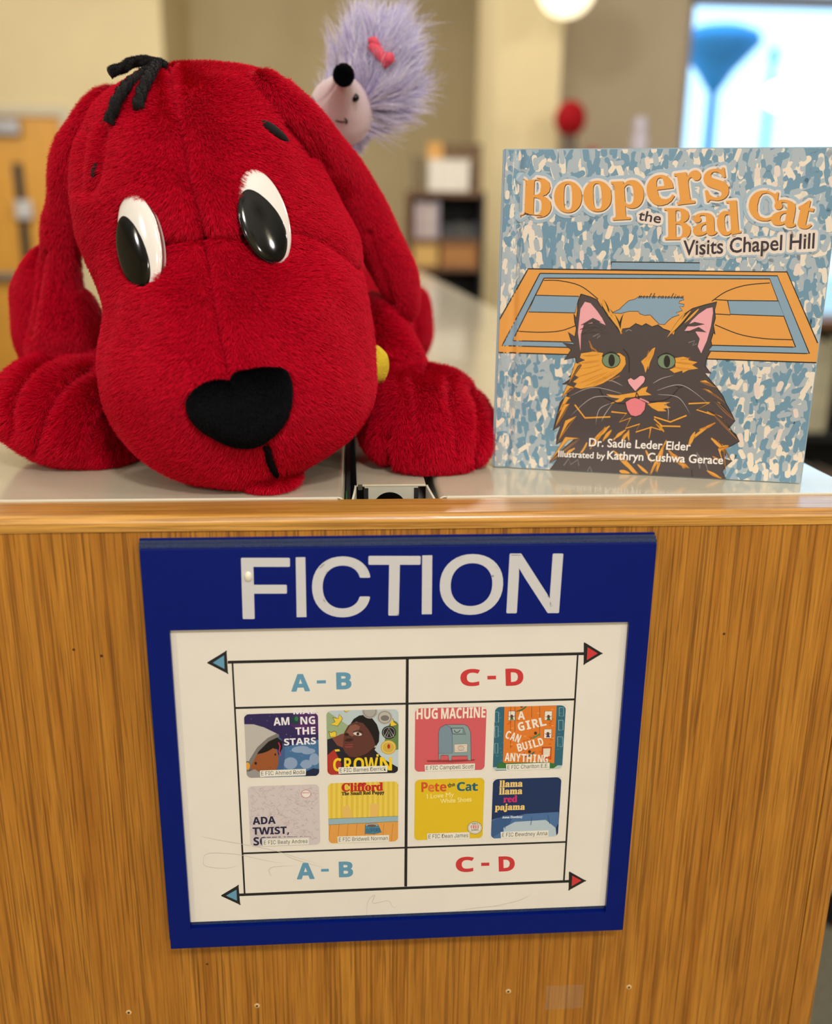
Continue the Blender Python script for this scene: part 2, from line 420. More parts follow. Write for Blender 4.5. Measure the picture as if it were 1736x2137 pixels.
tr = nd(nt, 'ShaderNodeBsdfTransparent'); gl = nd(nt, 'ShaderNodeBsdfGlossy'); gl.inputs['Roughness'].default_value = 0.02
fz = nd(nt, 'ShaderNodeFresnel'); mx = nd(nt, 'ShaderNodeMixShader'); nt.links.new(fz.outputs[0], mx.inputs[0]); nt.links.new(tr.outputs[0], mx.inputs[1]); nt.links.new(gl.outputs[0], mx.inputs[2])
nt.links.new(mx.outputs[0], nt.nodes['Material Output'].inputs[0]); M_GLASS = gm
for a, b in ((xw0, xw0+1.75), (xw0+1.75, xw0+3.5), (xw0+3.5, xw1)):
    boxes('glass_pane', [(a+0.02, b-0.02, YW+0.018, YW+0.024, FLOOR+0.38, zwt-0.03)], M_GLASS, w)
# outside
st(boxes('patio_ground', [(-2, 26, YW+0.16, 34, FLOOR-0.15, FLOOR-0.05)], M_CONC))
M_BLUE = mat('blue_canvas', (62, 172, 250), 0.8, 0.05, 5)
def umbrella(px, rows, Y, m, label):
    c = atY(px, 150, Y); k = (Y-CP[1])/F*1.03
    t = empty('patio_umbrella', (c[0], Y, FLOOR-0.05), label, 'umbrella')
    prof = [(max(r*k, 0.002), atY(px, y, Y)[2]-(FLOOR-0.05)) for y, r in rows]
    lathe('canopy', prof, (c[0], Y, FLOOR-0.05), m, t)
    V, Fc = tube_data([(c[0], Y, FLOOR-0.05), (c[0], Y, FLOOR-0.05+prof[-1][1]+0.1)], [0.06, 0.05]); mesh_from('pole', V, Fc, M_BLUE, t)
    lathe('base', [(0.001, 0.08), (0.22, 0.07), (0.26, 0.0)], (c[0], Y, FLOOR-0.05), M_CONC, t)
umbrella(1492, [(54, 2), (58, 46), (72, 74), (92, 80), (120, 58), (150, 34), (190, 12)], 9.5, M_BLUE, 'bright blue umbrella on a pole outside the window')
umbrella(1612, [(96, 1), (104, 9), (128, 9), (146, 2)], 15.0, M_BLUE, 'small folded blue umbrella further off outside the window')

# door
d = bpy.data.objects.new('door_1', None); d.location = (dl, YD, FLOOR); COL.objects.link(d); d['kind'] = 'structure'; d['label'] = 'honey coloured wooden door on the left'
boxes('door_leaf', [(dl, dr, YD+0.02, YD+0.065, FLOOR+0.01, dz)], M_DOOR, d, bevel=0.002)
boxes('door_frame', [(dr, dr+0.08, YD-0.03, YD+0.1, FLOOR, dz+0.08), (dl-0.08, dl, YD-0.03, YD+0.1, FLOOR, dz+0.08), (dl, dr, YD-0.03, YD+0.1, dz, dz+0.08)], M_FRAME, d, bevel=0.004)
def pxbox(x0, y0, x1, y1, Y, t): a = atY(x0, y0, Y); b = atY(x1, y1, Y); return (a[0], b[0], Y-t, Y, b[2], a[2])
boxes('door_closer', [pxbox(-40, 248, 46, 284, YD+0.0, 0.07)], M_STEEL, d, bevel=0.01)
boxes('vision_panel', [pxbox(26, 340, 70, 568, YD+0.018, 0.012)], M_DARK, d, bevel=0.003)
boxes('door_handle', [pxbox(34, 418, 72, 458, YD+0.0, 0.06)], mat('steel_plate', (205, 205, 205), 0.4), d, bevel=0.015)
boxes('push_bar', [pxbox(-320, 566, 62, 584, YD-0.0, 0.07)], M_STEEL, d, bevel=0.012)

# ------------------------------------------------------------------ ceiling globe lamps
M_GLOBE = mat('lamp_globe', (255, 240, 200), 0.4, emit=(255, 240, 200), estr=1.8)
def globe(x, y, e, label, zl=ZC-DROP, r=0.17):
    """pendant: ceiling plate, long stem, glowing globe hung at height zl"""
    t = empty('ceiling_lamp', (x, y, ZC), label, 'lamp', 'round ceiling lamps')
    lathe('canopy', [(0.001, 0.0), (0.07, 0.0), (0.07, -0.03), (0.02, -0.05)], (x, y, ZC), M_STEEL, t)
    lathe('stem', [(0.009, ZC-zl-0.0), (0.009, -0.09)], (x, y, zl), M_STEEL, t, 10)
    lathe('globe', [(0.02, -0.08), (0.03, -0.10)]+[(r*sin(a), -0.10-r+r*cos(a)) for a in np.linspace(0.2, pi, 14)], (x, y, zl), M_GLOBE, t)
    area_light('lamp_light', (0, 0, zl-ZC-0.12-2*r-0.16), 0.13, e*3.2, parent=t)
g = atY(1182, -10, 5.4)
globe(g[0], 5.4, 0.3, 'round glowing ceiling lamp above the cream column at the top edge', zl=g[2]+0.27+0.05)
for (x, y, e, w_) in ((-2.2, -1.6, 26, 'behind the camera to the left'), (0.3, -1.6, 34, 'straight behind the camera'), (2.4, -1.4, 24, 'behind the camera to the right'), (-2.6, 2.4, 30, 'left of the long bookshelf'), (0.2, 2.8, 34, 'over the middle of the long bookshelf'),
                   (2.6, 2.4, 30, 'right of the long bookshelf'), (-3.4, 5.6, 15, 'in front of the wooden door'), (-1.0, 5.7, 34, 'in front of the tan recess wall'), (4.6, 3.6, 30, 'near the bright window'), (-0.8, -3.9, 30, 'far behind the camera to the left'), (2.2, -4.2, 30, 'far behind the camera to the right')):
    globe(x, y, e, 'round ceiling lamp '+w_)

# ------------------------------------------------------------------ far bookcase left of the column
YBK = 5.2
bx0, bx1 = atY(858, 400, YBK)[0], atY(1006, 400, YBK)[0]
bk = empty('bookcase', ((bx0+bx1)/2, YBK, FLOOR), 'dark wooden bookcase standing left of the cream column', 'bookcase')
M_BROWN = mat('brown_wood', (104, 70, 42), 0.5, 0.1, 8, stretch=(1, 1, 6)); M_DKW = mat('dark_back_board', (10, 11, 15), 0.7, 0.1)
for y in (399, 497, 556, 640):
    z = atY(930, y, YBK)[2]; boxes('shelf', [(bx0, bx1, YBK, YBK+0.3, z-0.03, z)], M_BROWN, bk, bevel=0.002)
zt = atY(930, 399, YBK)[2]
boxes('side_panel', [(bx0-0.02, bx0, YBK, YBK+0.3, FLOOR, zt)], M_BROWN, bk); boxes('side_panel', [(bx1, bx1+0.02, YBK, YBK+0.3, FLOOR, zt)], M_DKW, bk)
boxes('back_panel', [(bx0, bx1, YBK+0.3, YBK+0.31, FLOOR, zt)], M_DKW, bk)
def box_thing(name, label, cat, x0, y0, x1, y1, Y, dep, m, seated=None, m2=None):
    a = atY(x0, y0, Y); b = atY(x1, y1, Y); z0 = seated if seated is not None else b[2]
    t = empty(name, ((a[0]+b[0])/2, Y+dep/2, z0), label, cat)
    boxes('body', [(a[0], b[0], Y, Y+dep, z0, a[2]-0.012)], m, t, bevel=0.004)
    boxes('lid', [(a[0]-0.004, b[0]+0.004, Y-0.004, Y+dep+0.004, a[2]-0.012, a[2])], m2 or m, t, bevel=0.003)
    return t
box_thing('storage_box', 'white box on top of the dark bookcase', 'box', 896, 332, 978, 399, YBK+0.02, 0.2, mat('white_card', (228, 222, 208), 0.7), zt)
box_thing('display_board', 'brown upright board behind the white box on the bookcase', 'board', 928, 300, 1003, 399, YBK+0.25, 0.03, mat('brown_board', (108, 84, 56), 0.7), zt)
box_thing('small_box', 'orange box behind the white box on the bookcase', 'box', 893, 296, 922, 399, YBK+0.23, 0.05, mat('orange_card', (205, 155, 80), 0.7), zt)
box_thing('small_box', 'dark grey box at the left end of the bookcase top', 'box', 862, 325, 884, 399, YBK+0.1, 0.12, mat('grey_card', (120, 104, 76), 0.7), zt)
z2 = atY(930, 497, YBK)[2]; z3 = atY(930, 556, YBK)[2]
ORD = ('first', 'second', 'third', 'fourth', 'fifth', 'sixth', 'seventh', 'eighth', 'ninth')
def book_row(n, x0, x1, ytop, Y, zbot, cols, group, lab, dep=0.16, jit=4):
    xs = np.linspace(x0, x1, n+1)
    for i in range(n):
        a = atY(xs[i]+0.3, ytop+random.uniform(-jit, jit), Y); b = atY(xs[i+1]-0.3, ytop, Y)
        c = cols[i % len(cols)]
        t = empty('shelf_book', ((a[0]+b[0])/2, Y+dep/2, zbot), lab+', '+ORD[i]+' from the left', 'book', group)
        m = mat('cloth_cover', c, 0.6)
        boxes('cover', [(a[0], a[0]+0.002, Y, Y+dep, zbot, a[2]), (b[0]-0.002, b[0], Y, Y+dep, zbot, a[2]), (a[0], b[0], Y-0.002, Y, zbot, a[2])], m, t)
        boxes('pages', [(a[0]+0.002, b[0]-0.002, Y, Y+dep-0.004, zbot+0.003, a[2]-0.003)], M_PAPER0, t)
M_PAPER0 = mat('page_block', (225, 215, 190), 0.8)
book_row(4, 866, 918, 424, YBK+0.03, z2, [(190, 170, 168), (165, 150, 150), (200, 185, 178), (150, 140, 150)], 'pale books in the dark bookcase', 'pale book in the dark bookcase')
book_row(5, 924, 1000, 468, YBK+0.05, z2, [(60, 62, 62), (48, 50, 56), (70, 68, 62)], 'low dark books in the dark bookcase', 'low dark book in the dark bookcase')
box_thing('book_bin', 'tan bin in the lower bay of the dark bookcase', 'bin', 862, 508, 914, 556, YBK+0.02, 0.22, mat('tan_plastic', (206, 165, 92), 0.6), z3)
box_thing('book_bin', 'brown bin in the lower bay of the dark bookcase', 'bin', 922, 508, 996, 556, YBK+0.02, 0.22, mat('brown_plastic', (165, 112, 56), 0.6), z3)

# ------------------------------------------------------------------ far counter with small things seen over the book's top edge
cz = atY(1250, 330, 5.6)[2]; ca, cb = atY(1150, 330, 5.6)[0], atY(1400, 330, 5.6)[0]
ct = empty('display_stand', ((ca+cb)/2, 5.75, FLOOR), 'tall cream stand by the far wall behind the picture book', 'stand')
boxes('top', [(ca, cb, 5.6, 5.95, cz-0.03, cz)], M_FRAME, ct, bevel=0.003); boxes('body', [(ca+0.03, cb-0.03, 5.63, 5.92, FLOOR, cz-0.03)], M_WALL3, ct)
c = atY(1190, 248, 5.7); k = 6.3/F
t = empty('ornament', (c[0], 5.7, cz), 'round red ornament on a dark base by the cream column', 'ornament')
lathe('red_ball', [(k*30*sin(a)+0.0005, k*30*cos(a)*1.1) for a in np.linspace(0, pi, 18)], c, mat('red_paint', (150, 8, 18), 0.8, spec=0.2), t)
lathe('base', [(0.001, (c[2]-cz)-k*26), (k*12, (c[2]-cz)-k*28), (k*16, 0.02), (k*20, 0), (0.001, 0)], (c[0], 5.7, cz), mat('dark_base', (96, 84, 72), 0.6), t)
c = atY(1334, 288, 5.7)
t = empty('figurine', (c[0], 5.7, cz), 'pale lilac figurine standing left of the bright window', 'figurine')
lathe('body', [(0.001, k*40), (k*12, k*34), (k*14, k*18), (k*9, k*8), (k*17, 0), (k*15, -k*18), (k*18, cz-c[2]), (0.001, cz-c[2])], c, mat('lilac_glaze', (198, 192, 205), 0.4), t)
c = atY(1236, 318, 5.7)
t = empty('trinket', (c[0], 5.7, cz), 'small dull red trinket right of the red ornament', 'ornament')
lathe('dome', [(0.001, k*10), (k*10, k*6), (k*14, -k*2), (k*14, cz-c[2]), (0.001, cz-c[2])], c, mat('dull_red', (160, 60, 54), 0.5), t)

# ------------------------------------------------------------------ low bookcase seen right of the picture book
YL = 3.0
lx0 = atY(1640, 800, YL)[0]; lx1 = lx0+1.1; lz = atY(1700, 668, YL)[2]; lb = atY(1700, 905, YL)[2]
lb_o = empty('low_bookcase', ((lx0+lx1)/2, YL, FLOOR), 'low dark bookcase of pale books right of the picture book', 'bookcase')
boxes('top', [(lx0-0.02, lx1, YL-0.02, YL+0.35, lz-0.035, lz)], M_BROWN, lb_o, bevel=0.004)
boxes('side_panel', [(lx0-0.02, lx0, YL, YL+0.33, FLOOR, lz-0.035)], M_DKW, lb_o); boxes('side_panel', [(lx1-0.02, lx1, YL, YL+0.33, FLOOR, lz-0.035)], M_DKW, lb_o)
boxes('shelf', [(lx0, lx1-0.02, YL, YL+0.33, lb-0.03, lb)], M_DKW, lb_o); boxes('shelf', [(lx0, lx1-0.02, YL, YL+0.33, FLOOR+0.06, FLOOR+0.09)], M_DKW, lb_o)
boxes('back_panel', [(lx0, lx1, YL+0.33, YL+0.34, FLOOR, lz-0.035)], M_DKW, lb_o)
book_row(6, 1676, 1745, 712, YL+0.03, lb, [(196, 188, 158), (182, 176, 150), (170, 166, 140), (204, 196, 170), (160, 158, 132)], 'pale books on the low bookcase', 'pale book on top shelf of low bookcase', jit=9)
book_row(4, 1690, 1745, 985, YL+0.03, FLOOR+0.09, [(96, 92, 84), (120, 112, 100), (84, 84, 80), (140, 110, 100)], 'dull books on the low bookcase bottom shelf', 'dull book on bottom shelf of low bookcase', jit=12)
# neighbouring low cream shelf with a black kick plate, just right of the oak panel's foot
kx0, ky0 = atZ(1728, 1934, FLOOR)[:2]
t = empty('cream_shelf', (kx0+0.3, ky0, FLOOR), 'low cream metal shelf with black kick plate at the right edge by the carpet', 'bookshelf')
boxes('kick_plate', [(kx0, kx0+0.6, ky0, ky0+0.9, FLOOR, FLOOR+0.075)], M_BLACK, t); boxes('side_panel', [(kx0-0.004, kx0+0.6, ky0-0.004, ky0+0.9, FLOOR+0.075, FLOOR+0.55)], M_METAL2, t, bevel=0.003)
# ------------------------------------------------------------------ the bookshelf range: oak end panel, lip, metal top
PX0, PX1 = -0.276, 0.3155
rg = empty('bookshelf', ((PX0+PX1)/2, 0.02, FLOOR), 'long double bookshelf with oak end panel and cream metal top', 'bookshelf')
boxes('end_panel', [(PX0+0.016, PX1-0.016, 0.001, 0.030, FLOOR, -0.0098)], OAK_V, rg, origin=(0, 0, 0))
for a in (PX0, PX1-0.0155): boxes('edge_band', [(a, a+0.0155, 0.0005, 0.031, FLOOR, -0.0098)], OAK_E, rg, origin=(0, 0, 0), bevel=0.0008)
bm = bmesh.new()
prof = [(0.0315, -0.0095), (0.0315, -0.0006), (0.0050, -0.0006)]+[(0.0050-0.0048*sin(a), -0.0054+0.0048*cos(a)) for a in np.linspace(0.15, pi/2, 8)]+[(0.0002, -0.0095)]
vs = [[bm.verts.new((x, y, z)) for y, z in prof] for x in (PX0-0.001, PX1+0.001)]
for i in range(len(prof)): j = (i+1) % len(prof); bm.faces.new((vs[0][i], vs[0][j], vs[1][j], vs[1][i]))
bm.faces.new(vs[0]); bm.faces.new(vs[1][::-1]); bmesh.ops.recalc_face_normals(bm, faces=bm.faces)
me = bpy.data.meshes.new('lip_board'); bm.to_mesh(me); bm.free(); link_mesh('lip_board', me, OAK_H, rg, origin=(0, 0, 0))
RL = 3.7
def cover_panel(x0, x1, y0, side):
    r = 0.004; P = [(x0, -0.03), (x0, -r)]+[(x0+r-r*cos(a), -r+r*sin(a)) for a in np.linspace(0.2, pi/2, 6)]+[(x1-r+r*sin(a), -r+r*cos(a)) for a in np.linspace(0, pi/2-0.2, 6)]+[(x1, -r), (x1, -0.03)]
    V = []; Fc = []; n = len(P)
    ys = [y0]+[y0+0.001+0.914*i for i in range(1, 5)]
    ys = [y0, y0+RL]
    for y in ys: V += [(x, y, z) for x, z in P]
    for i in range(n-1): Fc.append((i, i+1, i+1+n, i+n))
    # front return flange, inner face
    V += [(x, y0+0.0004, min(z, -0.004)) for x, z in P]
    for i in range(n-1): Fc.append((i, i+2*n, i+1+2*n, i+1))
    return mesh_from('top_cover', V, Fc, M_METAL, rg, (0, 0, 0))
xa = atZ(719, 1034, 0)[0]; xb = atZ(917, 1034, 0)[0]; xe = 0.3185
cover_panel(-0.2755, xa, 0.0345, 0); cover_panel(xb, xe, 0.0345, 1)
boxes('front_flange', [(-0.2755, xa-0.004, 0.0325, 0.0345, -0.0045, 0.0004)], M_METAL2, rg, bevel=0.0005)
boxes('front_flange', [(xb+0.004, xe, 0.0325, 0.0345, -0.0045, 0.0004)], M_METAL2, rg, bevel=0.0005)
for xx in (xa-0.004, xb+0.003):   # rolled, chipped corners
    V, Fc = tube_data([(xx+0.0035*cos(a), 0.0335+0.0005*sin(a), -0.0035+0.0032*sin(a)) for a in np.linspace(-0.6, pi+0.2, 14)], [0.0006]*14, 6); mesh_from('rolled_corner', V, Fc, M_METAL2, rg)
    boxes('chipped_spot', [(xx-0.0022, xx+0.002, 0.0331, 0.0334, -0.0042, -0.0022)], M_CHIP, rg)
ca_, cb_ = atZ(744, 1012, 0)[0], atZ(889, 1011, 0)[0]; yc = atZ(820, 1011, 0)[1]
boxes('upright_cover', [(ca_, cb_, yc, RL, -0.0015, 0.0)], M_METAL, rg, bevel=0.0006)
# end bracket with its half round hole
cx0 = (ca_+cb_)/2-0.001; zc0 = atY(814, 1027, yc)[2]-0.0105
out = [(ca_+0.005, yc, -0.045), (cb_-0.005, yc, -0.045), (cb_-0.005, yc, -0.0015), (ca_+0.005, yc, -0.0015)]
hole = [(cx0+0.0105*cos(a), yc, zc0+0.0105*sin(a)) for a in np.linspace(0, 2*pi, 33)[:-1]]
prism('end_bracket', out, (0, 0.0015, 0), mat('bracket_enamel', (186, 184, 168), 0.4), rg, holes=[hole])
for xx in (ca_+0.0045, cb_-0.0075): boxes('slot', [(xx, xx+0.0028, yc-0.0004, yc-0.0001, -0.03, -0.0022)], M_BLACK, rg)
xf0, xf1 = atZ(735, 1036, 0)[0], atZ(911, 1034, 0)[0]
for s, x0, x1 in ((1, ca_, xf0), (-1, cb_, xf1)):
    pth = [(x0+(x1-x0)*t**1.6, yc+0.001-(yc-0.0345)*t, -0.0008-0.0045*t*t) for t in np.linspace(0, 1, 10)]
    V = []; Fc = []
    for p in pth: V += [(p[0], p[1], p[2]), (p[0]-s*0.0012, p[1], p[2]+0.0002), (p[0]-s*0.0012, p[1], -0.03), (p[0], p[1], -0.03)]
    for i in range(9):
        for q in range(4): Fc.append((4*i+q, 4*i+(q+1) % 4, 4*i+4+(q+1) % 4, 4*i+4+q))
    Fc.append((0, 1, 2, 3)); Fc.append((36, 37, 38, 39)); mesh_from('side_cheek', V, Fc, M_METAL2, rg)
    boxes('foot_flange', [(min(x1, x1+s*0.0105), max(x1, x1+s*0.0105), 0.0335, 0.0350, -0.030, -0.0050)], M_METAL2, rg, bevel=0.0003)
boxes('chipped_spot', [(ca_+0.0008, ca_+0.0036, yc-0.0012, yc-0.0002, -0.0032, 0.0003)], M_CHIP, rg, bevel=0.0003)
boxes('green_strip', [(xa+0.0006, xa+0.0016, 0.034, 0.056, -0.012, -0.002)], mat('green_plastic', (30, 88, 42), 0.5), rg)
boxes('gap_rail', [(xa+0.0008, xa+0.0035, 0.036, RL, -0.012, -0.004)], mat('grey_rail', (60, 66, 68), 0.4, metal=0.3), rg)
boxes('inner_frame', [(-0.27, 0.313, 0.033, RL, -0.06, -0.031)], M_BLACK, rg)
for z in (-0.37, -0.68, -0.99): boxes('shelf_board', [(-0.27, 0.313, 0.033, RL, z-0.02, z)], M_METAL2, rg)
boxes('centre_board', [(0.015, 0.03, 0.033, RL, FLOOR, -0.06)], M_DARK, rg)
# wear on the end panel: screw holes, specks, tape ghost
M_RAW = mat('raw_wood', (214, 178, 120), 0.8, 0.3, 900)
def on_panel(o, p, y):
    o.parent = rg; o.rotation_euler = (pi/2, 0, 0); o.location = Vector((p[0], y, p[2]))-rg.location
for (x, y) in ((268, 2115), (536, 2101), (1061, 2071), (1313, 2062)):
    p = atY(x, y, 0.0)
    on_panel(lathe('screw_hole', [(0.0005, 0), (0.0006, 0.0003), (0.0015, 0.0002), (0.0019, 0)], (0, 0, 0), M_RAW, None, 12), p, 0.0009)
    on_panel(lathe('hole_core', [(0.0001, 0.0004), (0.00075, 0.00035)], (0, 0, 0), M_BLACK, None, 10), p, 0.0008)
M_KNOT = mat('knot_brown', (74, 44, 14), 0.6)
for (x, y, r) in ((153, 1357, .0008), (211, 1370, .0009), (1512, 1324, .0008), (432, 2014, .0008)):
    on_panel(lathe('knot', [(0.0001, 0.0002), (r, 0.0001)], (0, 0, 0), M_KNOT, None, 10), atY(x, y, 0.0), 0.0009)
M_TAPE = bpy.data.materials.new('tape_residue'); M_TAPE.use_nodes = True
b = M_TAPE.node_tree.nodes['Principled BSDF']; b.inputs['Base Color'].default_value = (0.6, 0.5, 0.36, 1); b.inputs['Alpha'].default_value = 0.07; b.inputs['Roughness'].default_value = 0.25
p0, p1 = atY(1140, 2060, 0), atY(1215, 2105, 0)
boxes('tape_ghost', [(p0[0], p1[0], 0.0006, 0.0009, p1[2], p0[2])], M_TAPE, rg)
# ------------------------------------------------------------------ the blue sign on the end panel
INK_PAPER = print_mat('printed_paper', 0.45, 0.15); INK_VINYL = print_mat('vinyl_lettering', 0.45)
M_SIGN = mat('blue_acrylic', (0, 22, 108), 0.3, 0.04, 10, spec=0.3)
M_SIGNL = mat('blue_acrylic_sawn_edge', (22, 40, 86), 0.6, 0.5, 1800, rgb2=(52, 76, 124), bump=0.8, bscale=2500)
M_SHEET = mat('sign_paper', (228, 223, 212), 0.7, 0.025, 25)
YS = -0.012
def sp(x, y, Y=YS): p = atY(x, y, Y); return np.array([p[0], Y, p[2]])
TL, TR, BL, BR = sp(291, 1147), sp(1372, 1137), sp(357, 1981), sp(1298, 1940)
sx0, sx1 = (TL[0]+BL[0])/2, (TR[0]+BR[0])/2; sz1, sz0 = (TL[2]+TR[2])/2, (BL[2]+BR[2])/2
oTL, oTR, oBL, oBR = sp(353, 1316), sp(1314, 1298), sp(398, 1941), sp(1263, 1900)
ox0, ox1 = (oTL[0]+oBL[0])/2, (oTR[0]+oBR[0])/2; oz1, oz0 = (oTL[2]+oTR[2])/2, (oBL[2]+oBR[2])/2
sg = empty('library_sign', ((sx0+sx1)/2, 0, (sz0+sz1)/2), 'blue framed sign holder with white heading mounted on the oak end panel', 'sign')
def rect(x0, x1, z0, z1, y): return [(x0, y, z0), (x1, y, z0), (x1, y, z1), (x0, y, z1)]
prism('front_frame', rect(sx0, sx1, sz0, sz1, YS), (0, 0.0032, 0), M_SIGN, sg, holes=[rect(ox0, ox1, oz0, oz1, YS)])
boxes('acrylic_layer', [(sx0-0.0012, sx1+0.0012, -0.0086, -0.0046, sz0+0.004, sz1+0.0013)], M_SIGNL, sg, bevel=0.0003)
boxes('acrylic_layer', [(sx0-0.0020, sx1+0.0020, -0.0044, -0.0008, sz0+0.004, sz1+0.0022)], M_SIGNL, sg, bevel=0.0003)
boxes('back_plate', [(sx0-0.0024, sx1+0.0022, -0.0007, 0.0009, sz0+0.006, sz1+0.0030)], M_SIGN, sg)
sh = empty('paper_sheet', ((ox0+ox1)/2, -0.0092, oz0+0.002), 'white printed sheet with letter ranges and book pictures inside the blue sign', 'paper')
boxes('sheet', [(ox0-0.003, ox1+0.003, -0.0096, -0.0088, oz0+0.0028, oz1+0.002)], M_SHEET, sh)
I = Ink((ox0, YS, oz0), (1, 0, 0), (0, 0, 1), (0, -1, 0))
GL = (204, 204, 206)
for ch, x0, x1, yb, yt in (('F', 507, 606, 1291, 1165), ('I', 617, 638, 1288, 1163), ('C', 652, 771, 1286, 1162), ('T', 768, 874, 1284, 1161), ('I', 881, 902, 1282, 1159), ('O', 916, 1046, 1281, 1157), ('N', 1057, 1166, 1279, 1156)):
    if ch == 'I': I.poly([(x0, yt), (x1-1, yt-.3), (x1+1.5, yb-.3), (x0+2, yb)] if x0 < 800 else [(x0, yt), (x1, yt-.3), (x1-1, yb-.3), (x0-1, yb)], GL, 1)
    else: I.text(ch, 'sans', (x0+2, yb-1.5), (x1-2, yb-1.9), yb-yt-3, GL, lv=0, fat=2.4)
I.done('heading_letters', INK_VINYL, sg, 'pale grey heading letters reading FICTION')
p = sp(518, 1203); lathe('round_dot', [(0.0001, 0.0012), (0.0018, 0.001), (0.0026, 0.0002), (0.0027, 0)], (0, 0, 0), mat('white_dot', (238, 234, 214), 0.4), None, 20)
o = bpy.data.objects['round_dot']; o.parent = sg; o.rotation_euler = (pi/2, 0, 0); o.scale = (0.8, 1.15, 1); o.location = Vector((p[0], YS-0.0002, p[2]))-sg.location
I = Ink((ox0, -0.0096, oz0), (1, 0, 0), (0, 0, 1), (0, -1, 0))
BK = (30, 30, 30); LB = (98, 152, 182); RD = (202, 56, 58); PP = (228, 223, 212)
I.lv = 0
for a, b, w_ in (((475, 1382), (1220, 1364), 6), ((498, 1867.5), (1189, 1839), 5.5), ((485, 1383), (510.5, 1866), 3.6), ((1205.5, 1366), (1176.5, 1838), 3.6), ((850, 1373), (846.5, 1850), 6), ((490, 1477.5), (1199, 1459.5), 4.2), ((506, 1781), (1180, 1757), 3.6)):
    I.stroke([a, ((a[0]+b[0])/2, (a[1]+b[1])/2), b], w_, BK)
def rtri(P, c, lv):
    I.poly(P, c, lv); I.stroke(list(P)+[P[0]], 3, c, lv)
    for q in P: I.ell(q[0], q[1], 1.5, 1.5, c, lv)
for A, B, c in (([(434, 1383), (472, 1359), (475, 1405)], [(444, 1383), (467.5, 1367.5), (468.5, 1396)], LB), ([(1219.5, 1342), (1256, 1363.5), (1218.5, 1386)], [(1226, 1350.5), (1247, 1363.5), (1224.5, 1377.5)], RD),
                ([(463, 1869), (497, 1848), (500.5, 1887)], [(471.5, 1869), (493.5, 1856.5), (494.5, 1879.5)], LB), ([(1188.5, 1820.5), (1221.5, 1838), (1187, 1857)], [(1194, 1827.5), (1213.5, 1837.5), (1192.5, 1849.5)], RD)):
    rtri(A, BK, 3); I.poly(B, c, 5)
for ch, x0, x1, yt, yb, c in (('A', 607.4, 646.4, 1406.6, 1443, LB), ('B', 701.7, 733, 1403, 1438.5, LB), ('C', 960.7, 1001.5, 1396, 1432, RD), ('D', 1055, 1092, 1395, 1431, RD),
                              ('A', 619, 656, 1800.6, 1834.8, LB), ('B', 707, 736.5, 1797.7, 1830.6, LB), ('C', 951, 989, 1787.8, 1820, RD), ('D', 1040.5, 1074, 1786.8, 1818.5, RD)):
    I.glyph_box(ch, 'bold', x0+1, yt+1, x1-1, yb-1, c, 1, rot=-1.5, fat=1.1)
for x0, x1, y0, y1, c in ((661, 680, 1419.5, 1426.4, LB), (1017, 1035, 1410, 1418, RD), (670, 686, 1813, 1819, LB), (1004, 1021, 1800, 1807, RD)):
    I.poly([(x0, y0+.4), (x1, y0), (x1, y1-.4), (x0, y1)], c, 1)
I.done('table_lines', INK_PAPER, sh)
# pencil scratches on the sheet
for P in ([(424, 1796), (428, 1784), (450, 1780), (500, 1784), (560, 1797), (590, 1801)], [(424, 1796), (430, 1808), (470, 1812), (500, 1806)], [(420, 1745), (450, 1752), (560, 1772), (620, 1790), (665, 1803)], [(594, 1784), (620, 1795), (680, 1812)], [(566, 1829), (565, 1811), (620, 1806)], [(765, 1910), (768, 1880), (782, 1868), (778, 1885), (810, 1880), (820, 1893), (834, 1890)], [(1020, 1893), (1080, 1880), (1110, 1865)], [(955, 1900), (1010, 1893), (1060, 1890)]):
    I.stroke(P, 1.0, (188, 184, 170), 1, smooth=26, taper=True)
I.done('pencil_marks', INK_PAPER, sh, 'faint grey pencil scratches', 'stuff')

def Z(ox, oy, s=4.822): return lambda *p: [(ox+p[i]/s, oy+p[i+1]/s) for i in range(0, len(p), 2)]
z3 = Z(490, 1460); z4 = Z(840, 1460)
PIC = ('astronaut picture', 'portrait picture with gold crowns', 'pale scribbled picture', 'yellow room picture', 'pink mailbox picture', 'orange building picture', 'plain yellow picture', 'night blue picture')
def cover(q, base, draw, tagt, tagbox, k):
    """q: four corners TL TR BR BL (px)"""
    U = [I.uv(*p) for p in q]; u0 = (U[0][0]+U[3][0])/2; u1 = (U[1][0]+U[2][0])/2; v1 = (U[0][1]+U[1][1])/2; v0 = (U[2][1]+U[3][1])/2
    I.box = (u0, v0, u1, v1); I.polyuv([(u0, v0), (u1, v0), (u1, v1), (u0, v1)], base, 0)
    draw()
    I.box = None; r = 0.0031
    for cx, cy, sx, sy in ((u0, v0, 1, 1), (u1, v0, -1, 1), (u1, v1, -1, -1), (u0, v1, 1, -1)):
        P = [(cx-sx*2e-5, cy-sy*2e-5)]+[(cx+sx*(r-r*sin(a)), cy+sy*(r-r*cos(a))) for a in np.linspace(0, pi/2, 8)]
        P = [P[0], (cx+sx*r, cy-sy*2e-5)]+P[1:-1]+[(cx-sx*2e-5, cy+sy*r)]
        I.polyuv(P, PP, 40)
    (tx0, ty0), (tx1, ty1) = tagbox
    hgt = 13.5
    A = [(tx0, ty0), (tx1, ty1), (tx1-.4, ty1+hgt), (tx0+.6, ty0+hgt)]
    I.poly(A, (232, 229, 216), 42); 
    for q_ in A: pass
    I.text(tagt, 'sans', (tx0+3, ty0+hgt-3.2), (tx1-3, ty1+hgt-3.2), 8.2, (52, 50, 50), 43)
    I.done('cover_picture', INK_PAPER, sh, PIC[k])
cover_ids = 0
